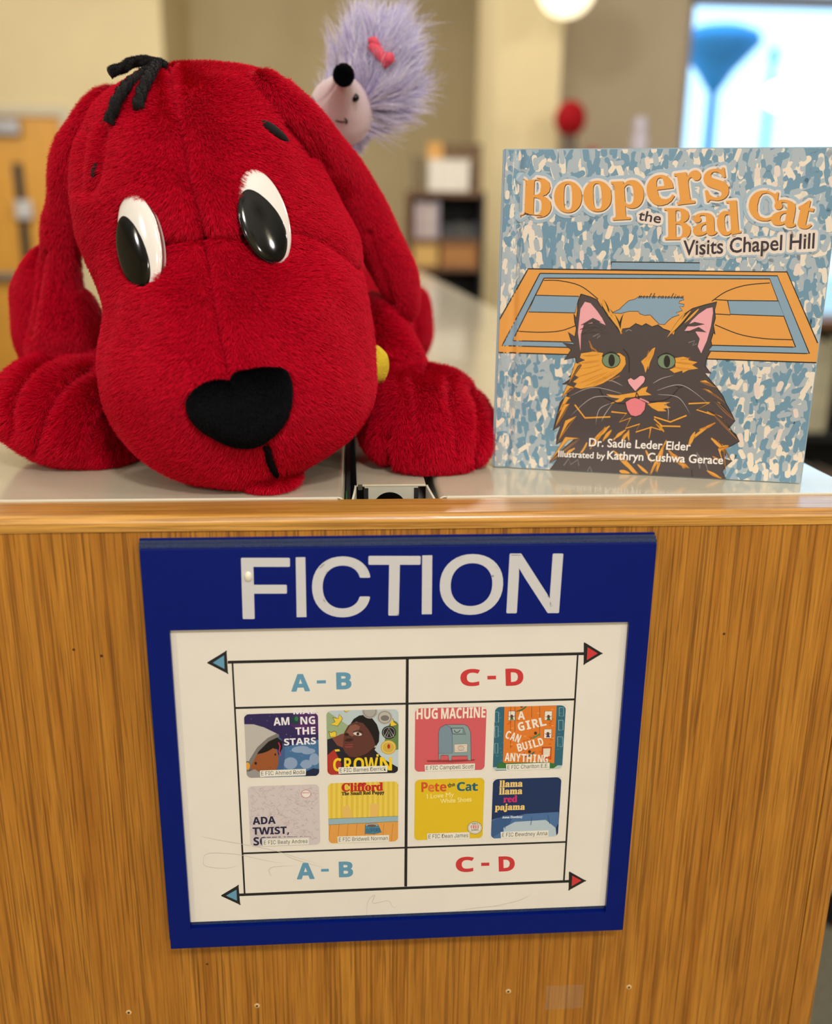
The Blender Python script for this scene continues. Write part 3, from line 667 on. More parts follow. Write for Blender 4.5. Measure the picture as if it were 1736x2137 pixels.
# 1 astronaut child
def d1():
    I.poly(z3(90, 130, 850, 110, 850, 420, 480, 470, 90, 300), (46, 34, 86), 1)
    I.poly(z3(600, 110, 850, 110, 850, 330, 690, 360, 560, 260), (78, 34, 98), 2)
    I.poly(z3(470, 480, 850, 400, 850, 790, 470, 790), (68, 112, 158), 2)
    for x, y, a, b in ((660, 500, 90, 34), (740, 520, 70, 30), (720, 650, 60, 45), (560, 640, 70, 60), (800, 600, 50, 60)): I.ell(*z3(x, y)[0], a/4.82, b/4.82, (138, 160, 192), 3, rot=-5)
    I.poly(z3(690, 790, 720, 720, 790, 690, 850, 700, 850, 790), (22, 34, 66), 4)
    for _ in range(60):
        x, y = random.uniform(100, 840), random.uniform(140, 700); r = random.choice((1.5, 2, 3)); I.ell(*z3(x, y)[0], r/4.8, r/4.8, (225, 225, 240), 5, n=6)
    I.poly(z3(*sum([[x, y] for x, y in [(150, 790), (470, 790), (500, 620), (505, 500), (470, 400), (420, 350), (260, 400), (160, 560)]], [])), (62, 92, 138), 6)
    I.poly(z3(90, 248, 190, 248, 300, 282, 440, 350, 330, 400, 230, 500, 165, 620, 130, 720, 90, 790), (186, 182, 176), 7)
    I.poly(z3(440, 346, 420, 342, 330, 385, 225, 480, 150, 600, 110, 720, 130, 735, 175, 640, 240, 520, 340, 420, 450, 370), (120, 116, 112), 9)
    I.poly(z3(200, 560, 250, 470, 330, 400, 420, 378, 480, 420, 480, 490, 440, 560, 430, 500, 380, 490, 330, 530, 240, 545), (20, 14, 16), 8)
    I.poly(z3(160, 650, 185, 590, 215, 552, 290, 535, 330, 520, 385, 488, 415, 500, 440, 580, 436, 660, 410, 710, 330, 722, 200, 722, 160, 700), (150, 84, 44), 9)
    I.ell(*z3(210, 640)[0], 2.4, 3, (22, 14, 12), 12); I.ell(*z3(407, 552)[0], 1.8, 2.4, (22, 14, 12), 12); I.stroke(z3(345, 680, 370, 682), 0.7, (90, 40, 24), 12)
    I.stroke(z3(440, 430, 455, 470, 445, 520, 460, 565), 2.2, (206, 40, 84), 12)
    I.poly(z3(90, 740, 200, 700, 300, 760, 300, 800, 90, 800), (150, 148, 146), 10)
    I.ell(*z3(128, 668)[0], 7.5, 10.5, (110, 108, 104), 11); I.ell(*z3(128, 668)[0], 5, 7.8, (222, 160, 60), 13)
    I.text('MAE', 'bold', z3(590, 146)[0], z3(806, 140)[0], 9, (236, 234, 238), 20, fat=.3)
    I.text('AM', 'bold', z3(392, 260)[0], z3(550, 252)[0], 16, (236, 234, 238), 20, fat=.2); I.text('NG', 'bold', z3(662, 249)[0], z3(808, 243)[0], 16, (236, 234, 238), 20, fat=.2)
    I.ell(*z3(606, 205)[0], 9, 9.5, (28, 58, 62), 20); I.ell(*z3(620, 192)[0], 4, 5, (52, 116, 80), 21)
    I.text('THE', 'bold', z3(612, 353)[0], z3(812, 345)[0], 15, (236, 234, 238), 20, fat=.2); I.text('STARS', 'bold', z3(498, 460)[0], z3(816, 446)[0], 14, (236, 234, 238), 20, fat=.2)
    I.poly([(505, 1470), (680, 1470), (680, 1484), (505, 1491)], PP, 38)
cover(z3(92, 152, 840, 122, 846, 765, 120, 790), (36, 36, 78), d1, 'E FIC Ahmed Roda', z3(252, 712, 716, 695), 0)
def d2():
    I.poly(z3(920, 110, 1200, 300, 1080, 470, 920, 470), (150, 172, 132), 1); I.ell(*z3(1600, 500)[0], 20, 60, (96, 128, 78), 1); I.poly(z3(1380, 560, 1650, 500, 1650, 760, 1380, 760), (190, 206, 214), 2)
    I.poly(z3(930, 400, 1000, 380, 1110, 470, 1120, 620, 1050, 760, 930, 760), (32, 30, 44), 3); I.poly(z3(930, 560, 1000, 500, 1060, 620, 1120, 760, 930, 760), (172, 52, 40), 4)
    I.poly(z3(980, 390, 1060, 350, 1130, 330, 1130, 500, 1030, 460), (126, 70, 58), 4)
    I.poly(z3(1060, 760, 1080, 560, 1200, 480, 1400, 500, 1500, 600, 1640, 680, 1640, 760), (28, 26, 40), 5)
    I.poly(z3(1110, 560, 1200, 600, 1360, 590, 1420, 480, 1200, 480), (44, 24, 22), 6)
    I.poly(z3(1090, 440, 1100, 330, 1140, 260, 1190, 225, 1320, 225, 1410, 290, 1440, 380, 1410, 470, 1330, 540, 1230, 582, 1150, 572, 1105, 520, 1086, 480), (92, 52, 44), 7)
    I.poly(z3(1120, 330, 1160, 262, 1210, 246, 1260, 270, 1240, 330, 1180, 372), (132, 86, 72), 8)
    I.poly(z3(1165, 240, 1195, 195, 1250, 160, 1310, 152, 1380, 185, 1430, 250, 1455, 330, 1450, 420, 1420, 470, 1390, 380, 1345, 300, 1290, 235, 1220, 222), (20, 16, 18), 9)
    I.ell(*z3(1235, 345)[0], 9, 3.4, (216, 206, 200), 10, rot=8); I.ell(*z3(1238, 345)[0], 3, 3, (24, 16, 16), 11); I.ell(*z3(1125, 350)[0], 4.5, 3, (40, 24, 22), 10)
    I.stroke(z3(1190, 325, 1240, 308, 1290, 330), 1.6, (34, 20, 20), 11); I.ell(*z3(1150, 405)[0], 9, 3.4, (52, 28, 26), 10, rot=-6); I.ell(*z3(1150, 465)[0], 10, 4, (136, 60, 56), 10, rot=-8); I.stroke(z3(1105, 465, 1150, 460, 1205, 462), 1, (44, 18, 20), 12)
    Y = (232, 200, 60)
    for P in ((985, 180, 1040, 190, 1050, 145, 1075, 175, 1085, 190, 1035, 265, 960, 250, 1010, 222), (945, 318, 970, 332, 1000, 316, 1022, 330, 1018, 375, 960, 378), (1085, 100, 1170, 96, 1120, 128), (1590, 190, 1600, 225, 1635, 255, 1570, 270, 1560, 215), (1000, 500, 1050, 495, 1060, 520, 1010, 525), (1420, 548, 1450, 545, 1448, 575, 1425, 575)):
        I.poly(z3(*P), Y, 12, line=0.9)
    for x, y, r, c, c2 in ((1358, 118, 78, (170, 166, 160), (120, 116, 112)), (1508, 178, 80, (186, 182, 174), (120, 116, 112)), (1550, 330, 72, (30, 30, 34), (150, 148, 144)), (1545, 480, 78, (206, 172, 70), (240, 214, 120))):
        I.ell(*z3(x, y)[0], r/4.82, r/4.82*.93, c, 13); I.ell(*z3(x, y)[0], r/4.82*.84, r/4.82*.78, c2, 14); I.ell(*z3(x, y)[0], r/4.82*.76, r/4.82*.7, c, 15)
    I.stroke(z3(1505, 375, 1550, 285, 1600, 370), 1.1, (190, 188, 184), 17); I.stroke(z3(1530, 375, 1550, 320, 1575, 372), 1, (190, 188, 184), 17)
    I.ell(*z3(1548, 470)[0], 3, 5, (176, 46, 30), 17); I.ell(*z3(1510, 185)[0], 9, 6, (120, 116, 112), 17)
    for ch, a, b in (('C', 990, 1070), ('R', 1100, 1180), ('O', 1195, 1300), ('W', 1305, 1440), ('N', 1460, 1580)): I.glyph_box(ch, 'bold', *z3(a, 590-(b-990)*.02)[0], *z3(b, 722-(b-990)*.02)[0], (240, 206, 30), 20, fat=.2)
cover(z3(922, 115, 1648, 92, 1644, 735, 930, 760), (186, 202, 206), d2, 'E FIC Barnes Derrick', z3(1042, 680, 1536, 662), 1)
def d3():
    for _ in range(230):
        x, y = random.uniform(140, 840), random.uniform(870, 1440); n = random.randint(3, 5); P = [(x, y)]
        for _ in range(n): P.append((P[-1][0]+random.uniform(-32, 32), P[-1][1]+random.uniform(-26, 26)))
        if all(138 < a < 850 and 865 < b < 1460 for a, b in P): I.stroke([z3(*p)[0] for p in P], 0.45, random.choice(((170, 150, 150), (150, 136, 140), (188, 160, 156))), 1)
    I.ell(*z3(716, 948)[0], 10.2, 8.6, (196, 70, 76), 5); I.ell(*z3(716, 948)[0], 9.2, 7.7, (232, 228, 222), 6)
    I.text('NETFLIX', 'bold', z3(682, 944)[0], z3(750, 942)[0], 2.6, (196, 50, 56), 8)
    for t, yb, x0, x1, h in (('ADA', 1250, 182, 410, 15), ('TWIST,', 1352, 182, 545, 15), ('SCIENTIST', 1460, 190, 760, 17)):
        I.text(t, 'bold', z3(x0, yb+6)[0], z3(x1, yb-4)[0], h, (34, 36, 66), 15, fat=.35)
    I.poly(z3(270, 1395, 300, 1390, 760, 1376, 760, 1460, 275, 1475), (206, 196, 196), 18)
cover(z3(130, 872, 848, 852, 860, 1460, 155, 1482), (208, 198, 198), d3, 'E FIC Beaty Andrea', z3(280, 1407, 745, 1390), 2)
def d4():
    for x in range(960, 1640, 52): I.poly(z3(x, 830, x+26, 828, x+24, 1195, x-2, 1200), (220, 190, 66), 1)
    I.poly(z3(1080, 1080, 1150, 1060, 1180, 1190, 1090, 1195), (228, 186, 100), 2); I.poly(z3(1360, 1050, 1450, 1045, 1430, 1180, 1360, 1185), (228, 186, 100), 2)
    I.poly(z3(940, 1200, 1645, 1172, 1645, 1225, 940, 1260), (150, 180, 190), 3, line=.5); I.poly(z3(940, 1262, 1645, 1226, 1645, 1430, 950, 1445), (222, 158, 76), 3)
    for x in range(960, 1640, 90): I.stroke(z3(x, 1250, x-16, 1440), .6, (150, 96, 40), 5)
    I.poly(z3(1312, 1262, 1440, 1255, 1476, 1335, 1400, 1352, 1308, 1348), (76, 132, 158), 8, line=.6); I.ell(*z3(1378, 1262)[0], 13.5, 3.4, (150, 190, 206), 10, line=.6); I.ell(*z3(1378, 1266)[0], 10, 2.2, (128, 84, 60), 12)
    I.text('Clifford', 'serif', z3(1078, 922)[0], z3(1488, 912)[0], 16.5, (190, 36, 36), 15, fat=.8); I.text('The Small Red Puppy', 'serif', z3(1076, 962)[0], z3(1504, 948)[0], 7, (40, 26, 24), 15, fat=.3)
    I.text('CLIFFORD', 'bold', z3(1322, 1338)[0], z3(1462, 1330)[0], 8, (40, 76, 110), 15)
cover(z3(935, 845, 1645, 818, 1642, 1425, 945, 1448), (232, 204, 84), d4, 'E FIC Bridwell Norman', z3(1032, 1376, 1552, 1360), 3)
def d5():
    I.poly(z4(240, 610, 730, 600, 720, 615, 500, 632, 250, 628), (150, 56, 60), 1)
    G = (134, 158, 160); G2 = (112, 138, 142)
    I.poly(z4(362, 540, 362, 330, 375, 285, 430, 252, 620, 250, 660, 272, 684, 330, 690, 610, 655, 610, 652, 565, 495, 568, 492, 612, 465, 612, 460, 560, 385, 560, 380, 605, 362, 600), G, 5, line=.8)
    I.poly(z4(362, 540, 362, 330, 375, 285, 430, 252, 480, 275, 498, 330, 500, 540), (122, 144, 160), 7, line=.6)
    I.poly(z4(486, 284, 610, 282, 640, 350, 506, 348), G2, 8, line=.6); I.poly(z4(495, 290, 605, 290, 605, 340, 505, 340), (150, 172, 172), 10, line=.5); I.stroke(z4(520, 305, 530, 326, 560, 326, 580, 304), 1.4, (40, 40, 40), 13, smooth=12)
    I.poly(z4(520, 450, 650, 445, 648, 525, 524, 530), (226, 214, 196), 10, line=.5); I.stroke(z4(535, 515, 538, 465, 640, 460, 636, 512, 535, 515), .7, (196, 120, 110), 12); I.ell(*z4(588, 488)[0], 7, 4.6, (206, 196, 180), 12, line=.5)
    I.text('HUG', 'bold', z4(140, 196)[0], z4(352, 190)[0], 22, (242, 230, 214), 22, fat=.3); I.text('MACHINE', 'bold', z4(388, 192)[0], z4(832, 178)[0], 22, (242, 230, 214), 22, fat=.3)
cover(z4(125, 92, 842, 68, 828, 712, 122, 720), (208, 92, 98), d5, 'E FIC Campbell Scott', z4(222, 656, 728, 640), 4)
def d6():
    I.poly(z4(1025, 66, 1550, 62, 1525, 640, 1010, 640), (222, 124, 44), 2); I.poly(z4(910, 680, 1610, 660, 1610, 700, 910, 710), (178, 198, 196), 2)
    for _ in range(60): x, y = random.uniform(1040, 1500), random.uniform(80, 620); I.poly(z4(x, y, x+26, y-2, x+26, y+10, x, y+12), random.choice(((206, 96, 34), (236, 150, 70))), 4)
    for _ in range(26):
        x, y = random.choice((random.uniform(915, 1000), random.uniform(1550, 1610))), random.uniform(90, 640); I.poly(z4(x, y, x+22, y, x+22, y+7, x, y+7), (76, 130, 146), 4)
    for P in ((928, 125, 966, 225), (928, 268, 962, 375), (928, 440, 958, 540), (1576, 80, 1620, 165), (1570, 208, 1615, 305), (1560, 372, 1610, 470)):
        I.stroke(z4(P[0], P[1], P[2], P[1], P[2], P[3], P[0], P[3], P[0], P[1]), 1.1, (150, 186, 190), 5)
    for P in ((1066, 115, 1136, 208), (1430, 116, 1505, 206), (1424, 296, 1500, 388)):
        I.poly(z4(P[0], P[1], P[2], P[1], P[2]-3, P[3], P[0]-3, P[3]), (232, 226, 212), 6, line=.7)
    for x, y, c in ((1098, 180, (60, 120, 70)), (1468, 182, (52, 110, 84)), (1462, 355, (60, 50, 110))):
        I.poly(z4(x-20, y+24, x-8, y-2, x+10, y-2, x+22, y+24), c, 9); I.ell(*z4(x, y-14)[0], 3, 3.2, (90, 56, 40), 10); I.stroke(z4(x-30, y-14, x, y+4, x+30, y-18), 1.1, (90, 56, 40), 9)
    I.poly(z4(1404, 478, 1498, 476, 1492, 600, 1400, 600), (206, 84, 34), 6, line=.6); I.poly(z4(1416, 492, 1486, 490, 1480, 568, 1414, 570), (228, 218, 196), 9)
    for x, y, c in ((1345, 365, (66, 140, 84)), (1285, 552, (40, 110, 110)), (1205, 92, (60, 110, 60))):
        I.stroke(z4(x-38, y+22, x, y+6, x+40, y-24), 3.2, c, 10); I.ell(*z4(x-8, y-28)[0], 3.2, 3.4, (80, 48, 36), 11); I.stroke(z4(x-40, y+16, x-60, y+30), 1.4, (90, 56, 40), 10)
    for x, y0, y1 in ((1087, 66, 490), (1131, 66, 320), (1298, 66, 180), (1380, 66, 370)): I.stroke(z4(x, y0, x, y1), .7, (50, 30, 24), 9)
    I.poly(z4(945, 690, 960, 640, 1010, 628, 1060, 650, 1480, 630, 1560, 660, 1520, 690), (56, 112, 56), 12)
    WT = (238, 232, 220)
    def word(s_, x0, y0, x1, y1, h):
        n = len(s_)
        for i, ch in enumerate(s_):
            t0, t1 = i/n, (i+.86)/n; a = degrees_(math.atan2(y1-y0, x1-x0)); xa_, xb_ = x0+(x1-x0)*t0, x0+(x1-x0)*t1; yb = y0+(y1-y0)*(t0+t1)/2
            if ch == 'I': xa_ += 10; xb_ -= 10
            I.glyph_box(ch, 'bold', *z4(xa_, yb-h)[0], *z4(xb_, yb)[0], WT, 20, rot=a, fat=.3)
    degrees_ = math.degrees
    word('A', 1160, 200, 1240, 198, 80); word('GIRL', 1160, 320, 1450, 255, 86); word('CAN', 1040, 385, 1190, 440, 80); word('BUILD', 1155, 525, 1420, 455, 78); word('ANYTHING', 1030, 615, 1470, 640, 80)
    I.poly(z4(1040, 636, 1480, 628, 1480, 700, 1040, 700), (56, 112, 56), 24)
cover(z4(925, 68, 1640, 62, 1608, 700, 912, 712), (46, 100, 120), d6, 'E FIC Charlton E.E.', z4(1040, 648, 1480, 632), 5)
def d7():
    for ch, x0, x1, yt, yb, c in (('P', 190, 252, 832, 928, (206, 82, 42)), ('e', 258, 318, 856, 926, (214, 112, 50)), ('t', 322, 368, 842, 924, (206, 82, 42)), ('e', 376, 440, 852, 922, (206, 82, 42)), ('C', 548, 628, 830, 918, (28, 96, 116)), ('a', 634, 690, 852, 918, (28, 96, 116)), ('t', 696, 756, 840, 916, (28, 96, 116))):
        I.glyph_box(ch, 'bold', *z4(x0, yt)[0], *z4(x1, yb)[0], c, 10, fat=.3)
    I.text('the', 'hand', z4(460, 886)[0], z4(530, 866)[0], 9, (50, 60, 60), 10, fat=.3)
    I.text('I Love My', 'hand', z4(246, 996)[0], z4(516, 976)[0], 9.5, (244, 226, 140), 10, fat=.3); I.text('White Shoes', 'hand', z4(380, 1044)[0], z4(692, 1022)[0], 9.5, (244, 226, 140), 10, fat=.3)
    I.ell(*z4(726, 1290)[0], 15.5, 13.2, (60, 60, 64), 12); I.ell(*z4(726, 1290)[0], 14.6, 12.4, (232, 228, 214), 13); I.ell(*z4(726, 1290)[0], 13, 11, (120, 116, 110), 14); I.ell(*z4(726, 1290)[0], 12.4, 10.4, (232, 228, 214), 15)
    I.text('FOR A', 'bold', z4(700, 1262)[0], z4(756, 1258)[0], 4, (50, 50, 54), 16); I.text('FREE', 'bold', z4(686, 1298)[0], z4(770, 1292)[0], 6.4, (190, 50, 50), 16); I.text('SONG', 'bold', z4(690, 1324)[0], z4(764, 1318)[0], 4.6, (50, 50, 54), 16)
cover(z4(122, 800, 824, 792, 804, 1398, 118, 1410), (222, 188, 34), d7, 'E FIC Dean James', z4(246, 1346, 674, 1332), 6)
def d8():
    I.poly(z4(1040, 1190, 1240, 1150, 1570, 1130, 1570, 1240, 1480, 1400, 890, 1400, 890, 1210, 960, 1190), (74, 112, 160), 1); I.poly(z4(890, 1225, 960, 1195, 1020, 1165, 1120, 1160, 1060, 1290, 900, 1390, 890, 1390), (56, 90, 138), 3)
    I.poly(z4(1015, 1290, 1130, 1230, 1440, 1210, 1540, 1290, 1550, 1395, 1020, 1400), (180, 198, 208), 4)
    for P in ((1040, 1200, 1030, 1300), (1300, 1180, 1290, 1260), (1460, 1160, 1480, 1250)): I.stroke(z4(*P), 1.4, (52, 84, 130), 5)
    for t, x0, x1, yb, c in (('llama', 975, 1205, 880, (240, 206, 120)), ('llama', 972, 1202, 954, (240, 206, 120)), ('red', 1015, 1152, 1034, (206, 44, 108)), ('pajama', 930, 1228, 1112, (240, 206, 120))):
        I.text(t, 'serif', z4(x0, yb)[0], z4(x1, yb-6)[0], 13.5 if t != 'pajama' else 13, c, 10, fat=.5)
    I.text('Anna Dewdney', 'serif', z4(1002, 1194)[0], z4(1206, 1188)[0], 4.4, (206, 216, 228), 10, fat=.3)
cover(z4(912, 800, 1602, 780, 1560, 1375, 886, 1398), (26, 48, 92), d8, 'E FIC Dewdney Anna', z4(986, 1330, 1468, 1312), 7)

# ------------------------------------------------------------------ the picture book
A = atZ(1030, 975, 0); B = atZ(1672, 1010, 0); BU = (B-A); BWd = np.linalg.norm(BU); BU = BU/BWd; BN = np.array([BU[1], -BU[0], 0.0]); 
BH = (atY(1045, 312, A[1])[2]+0.2013)/2
bkO = empty('picture_book', A+BU*BWd/2-BN*0.004+np.array([0, 0, 0.0004]), 'square picture book with blue flecked cover and a tortoiseshell cat, standing upright', 'book')
TH = 0.0022; THK = 0.0105
def dent(u): return -0.0011*math.exp(-((u-0.0092)/0.0022)**2)
M_COVER = mat('cover_board', (152, 174, 190), 0.35, 0.03); M_PAGES = mat('page_edges', (236, 232, 220), 0.8, 0.05, 400, stretch=(1, 1, 0.05))
us = [0, 0.0008]+list(np.linspace(0.003, 0.016, 14))+[BWd-0.0008, BWd]
def cover_sheet(name, n0, n1, dented):
    V = []; Fc = []
    for u in us:
        h = dent(u) if dented else 0; e = 0.0006 if u in (us[0], us[-1]) else 0
        for n, z in ((n0-e*(1 if dented else -1)+h, 0.0004), (n0-e*(1 if dented else -1)+h, BH), (n1, BH), (n1, 0.0004)): V.append(A+BU*u+BN*n+np.array([0, 0, z]))
    for i in range(len(us)-1):
        for q in range(4): Fc.append((4*i+q, 4*i+(q+1) % 4, 4*i+4+(q+1) % 4, 4*i+4+q))
    Fc.append((0, 1, 2, 3)); k = 4*(len(us)-1); Fc.append((k+3, k+2, k+1, k)); return mesh_from(name, V, Fc, M_COVER, bkO)
cover_sheet('front_cover', 0, -TH, True); cover_sheet('back_cover', -THK, -THK+TH, False)
def bbox_local(name, u0, u1, n0, n1, z0, z1, m, bevel=0.0):
    P = [A+BU*u+BN*n+np.array([0, 0, z0]) for u, n in ((u0, n0), (u1, n0), (u1, n1), (u0, n1))]
    return prism(name, P, (0, 0, z1-z0), m, bkO, bevel=bevel)
bbox_local('spine', -0.0012, 0.0006, -THK-0.0003, -0.0006, 0.0004, BH, M_COVER, 0.0005)
bbox_local('pages', 0.0006, BWd-0.0045, -THK+TH+0.0002, -TH-0.0002, 0.0032, BH-0.0032, M_PAGES)
I = Ink(A, BU, (0, 0, 1), BN, height=dent, box=(0.0006, 0.0006, BWd-0.0006, BH-0.0006))
INK_BOOK = print_mat('printed_cover', 0.33, 0.35, 0.02)
LBG = (150, 176, 196); C1 = (106, 146, 172); C2 = (166, 180, 190); C3 = (228, 218, 202); C4 = (222, 208, 200)
S = Z(1000, 280, 2.3587); T = Z(1000, 660, 2.3587)
# flecks
nrow, ncol = 50, 54
cells = [(i, j) for i in range(nrow) for j in range(ncol)]; random.shuffle(cells)
for lv, (colr, frac) in enumerate(((C3, .50), (C2, .60), (C1, .44), (C3, .10), (C2, .14), (C1, .06), (C4, .03))):
    for (i, j) in cells:
        if random.random() > frac: continue
        u = (j+.5*(i % 2)+lv*.31+random.uniform(-.3, .3))*BWd/ncol; v = (i+lv*.43+random.uniform(-.35, .35))*BH/nrow
        r = random.uniform(0.0013, 0.0019); L = random.uniform(0.0012, 0.0034); a = random.gauss(0, 0.3)
        if random.random() < .1: a += 1.2
        ax = np.array([sin(a), cos(a)]); nx = np.array([ax[1], -ax[0]]); P = []
        for k in range(9): t = pi*k/8; P.append((u+ax[0]*L+r*(nx[0]*cos(t)+ax[0]*sin(t)), v+ax[1]*L+r*(nx[1]*cos(t)+ax[1]*sin(t))))
        for k in range(9): t = pi*k/8; P.append((u-ax[0]*L-r*(nx[0]*cos(t)+ax[0]*sin(t)), v-ax[1]*L-r*(nx[1]*cos(t)+ax[1]*sin(t))))
        I.polyuv(P, colr, lv)
I.done('cover_flecks', INK_BOOK, bkO, 'blue, grey and cream flecked cover print')
# court
I.lv = 0; OR = (222, 156, 76); BG = (130, 160, 184); LN = (28, 26, 30)
I.poly([(1276, 546.5), (1460, 548.5), (1459, 565), (1274, 562.5)], BG, 9, line=2.2)
x0e = 1020
I.poly([(1102, 561), (1642, 567.5), (1714, 733), (1704, 757), (x0e, 735.5), (x0e, 706)], OR, 10)
I.stroke([(x0e, 706), (1033, 683), (1102, 561), (1372, 565), (1642, 567.5), (1706, 716)], 2.6, LN, 12); I.stroke([(x0e, 735), (1360, 745), (1706, 757)], 2.6, LN, 12)
O1 = [(1126.5, 570.5), (1622, 575.5), (1689, 738), (1047.5, 721.5)]; O2 = [(1135, 580.5), (1606, 582), (1660, 724.5), (1069.5, 711)]
I.poly(O1, BG, 11, line=2.2); I.poly(O2, OR, 13, line=2.2)
I.poly([(1117, 616), (1208, 618.5), (1200, 653), (1103, 651)], BG, 15, line=2); I.poly([(1518, 627), (1624, 628), (1636, 660), (1524, 656)], BG, 15, line=2)
I.stroke([(1490, 625), (1518, 627)], 2, LN, 16); I.stroke([(1490, 655), (1524, 657)], 2, LN, 16)
for P in (S(318, 720, 400, 722, 500, 748, 585, 812), S(190, 970, 300, 975, 400, 968, 475, 942), S(1430, 732, 1310, 744, 1215, 775, 1145, 822), S(1160, 938, 1280, 985, 1400, 1006, 1540, 1012)):
    I.stroke(P, 2, LN, 16, smooth=22)
NC = S(652, 880, 690, 862, 705, 846, 735, 820, 765, 812, 785, 800, 1003, 803, 1008, 815, 985, 822, 982, 832, 1010, 838, 1004, 850, 985, 848, 1000, 868, 968, 880, 985, 890, 950, 902, 930, 918, 912, 937, 885, 935, 862, 912, 842, 890, 812, 892, 790, 884, 782, 872, 735, 872, 700, 882)
I.poly(NC, BG, 15, line=1.2); I.text('north carolina', 'script', S(782, 808)[0], S(1006, 810)[0], 11.5, LN, 18)
I.done('court_picture', INK_BOOK, bkO, 'orange and blue printed basketball court')
# cat
CB = (72, 64, 68); CBL = (30, 26, 30); CO = (222, 158, 64); CO2 = (196, 128, 44); PK = (232, 166, 176)
cat = S(500, 787, 485, 830, 484, 868, 478, 905, 466, 885, 470, 925, 478, 955)+T(470, 100, 438, 78, 452, 118, 468, 140, 410, 130, 452, 165, 418, 215, 470, 202, 482, 235, 458, 262, 480, 262, 440, 300, 462, 300, 410, 335, 436, 335, 412, 388, 440, 380, 398, 425, 384, 480, 364, 562, 400, 540, 382, 590, 379, 632, 410, 612, 470, 604, 370, 690, 342, 724, 388, 700, 345, 757, 600, 775, 900, 790, 1216, 804, 1196, 765, 1215, 735, 1245, 712, 1204, 702, 1216, 672, 1200, 650, 1236, 640, 1280, 616, 1262, 580, 1225, 555, 1258, 515, 1236, 468, 1212, 425, 1200, 395, 1168, 350, 1140, 318, 1110, 280, 1140, 282, 1112, 245, 1118, 210, 1140, 170, 1128, 165, 1145, 145, 1140, 120, 1152, 80)+S(1160, 985, 1152, 940, 1162, 905, 1158, 865, 1170, 825, 1110, 840, 1050, 858, 1010, 885, 975, 940, 958, 990)+T(935, 72, 905, 62, 880, 42, 850, 52, 820, 36, 800, 48, 770, 36, 740, 58, 712, 62)+S(690, 960, 680, 915, 650, 880, 645, 905, 618, 860, 600, 850, 580, 815, 545, 800)
I.poly(cat, CB, 30, line=1.8)
I.poly(S(520, 825, 548, 832, 580, 870, 604, 905, 622, 940, 590, 925, 540, 912, 560, 930, 515, 935, 500, 985)+T(498, 170, 486, 80)+S(490, 930, 498, 860), PK, 33)
I.poly(S(1148, 852, 1120, 858, 1080, 885, 1045, 918, 1010, 968)+T(1060, 70, 1085, 110, 1075, 148, 1092, 182, 1120, 120)+S(1140, 945, 1150, 880), PK, 33)
for P in ((500, 940, 560, 905, 600, 925, 560, 925), (495, 962, 560, 930, 625, 955, 560, 950), (505, 985, 570, 950, 640, 985, 560, 975)): I.poly(S(*P), CB, 35, line=.8)
for P in ((1010, 945, 1060, 925, 1110, 935, 1060, 945), (1020, 975, 1080, 950, 1118, 975, 1070, 970)): I.poly(S(*P), CB, 35, line=.8)
def tufts(lst, lv=40, w=2.6, tr=None, col=CO, k=3):
    for (xa_, ya_, xb_, yb_) in lst:
        for q in range(k):
            dx, dy = random.uniform(-6, 6), random.uniform(-6, 6); mx_, my_ = (xa_+xb_)/2+random.uniform(-7, 7), (ya_+yb_)/2+random.uniform(-7, 7)
            I.stroke(T(xa_+dx*.4, ya_+dy*.4, mx_, my_, xb_+dx, yb_+dy), w*random.uniform(.6, 1.1), random.choice((col, col, CO2)), lv, taper=True, smooth=8)
# orange patches: cheek left, right cheek, brow
def wedge(*P, c=CO, lv=38): I.poly(T(*P), c, lv, line=.7, lc=CBL)
wedge(500, 182, 540, 176, 560, 172, 610, 180, 605, 195, 690, 180, 718, 200, 722, 235, 700, 270, 660, 300, 610, 330, 570, 345, 540, 350, 500, 358, 470, 350, 455, 360, 480, 330, 460, 322, 490, 300, 470, 290, 490, 262, 505, 240, 480, 232, 520, 215, 495, 205)
wedge(960, 205, 1005, 198, 1030, 205, 1030, 215, 1075, 225, 1048, 240, 1078, 258, 1030, 265, 1000, 280, 1000, 268, 960, 280, 935, 262, 965, 250)
wedge(868, 150, 850, 160, 820, 200, 795, 222, 808, 245, 818, 280, 830, 245, 830, 270, 842, 225, 858, 190, c=CO)
wedge(620, 382, 680, 388, 740, 378, 775, 372, 800, 352, 830, 345, 820, 370, 850, 388, 790, 392, 765, 398, 720, 402, 700, 420, 640, 432, 690, 405, 650, 400)
wedge(825, 430, 880, 422, 945, 422, 910, 435, 945, 450, 905, 455, 925, 468, 880, 468, 850, 452)
tufts([(510, 195, 600, 190), (500, 230, 600, 215), (490, 260, 600, 240), (480, 300, 610, 255), (490, 330, 640, 270), (520, 345, 680, 280), (560, 340, 700, 255), (540, 120, 560, 170), (545, 150, 590, 185), (640, 320, 690, 290), (960, 225, 1060, 235), (955, 250, 1050, 262), (990, 215, 1040, 205), (835, 170, 815, 230), (855, 165, 835, 220)], 41, 1.2, col=(196, 128, 44))
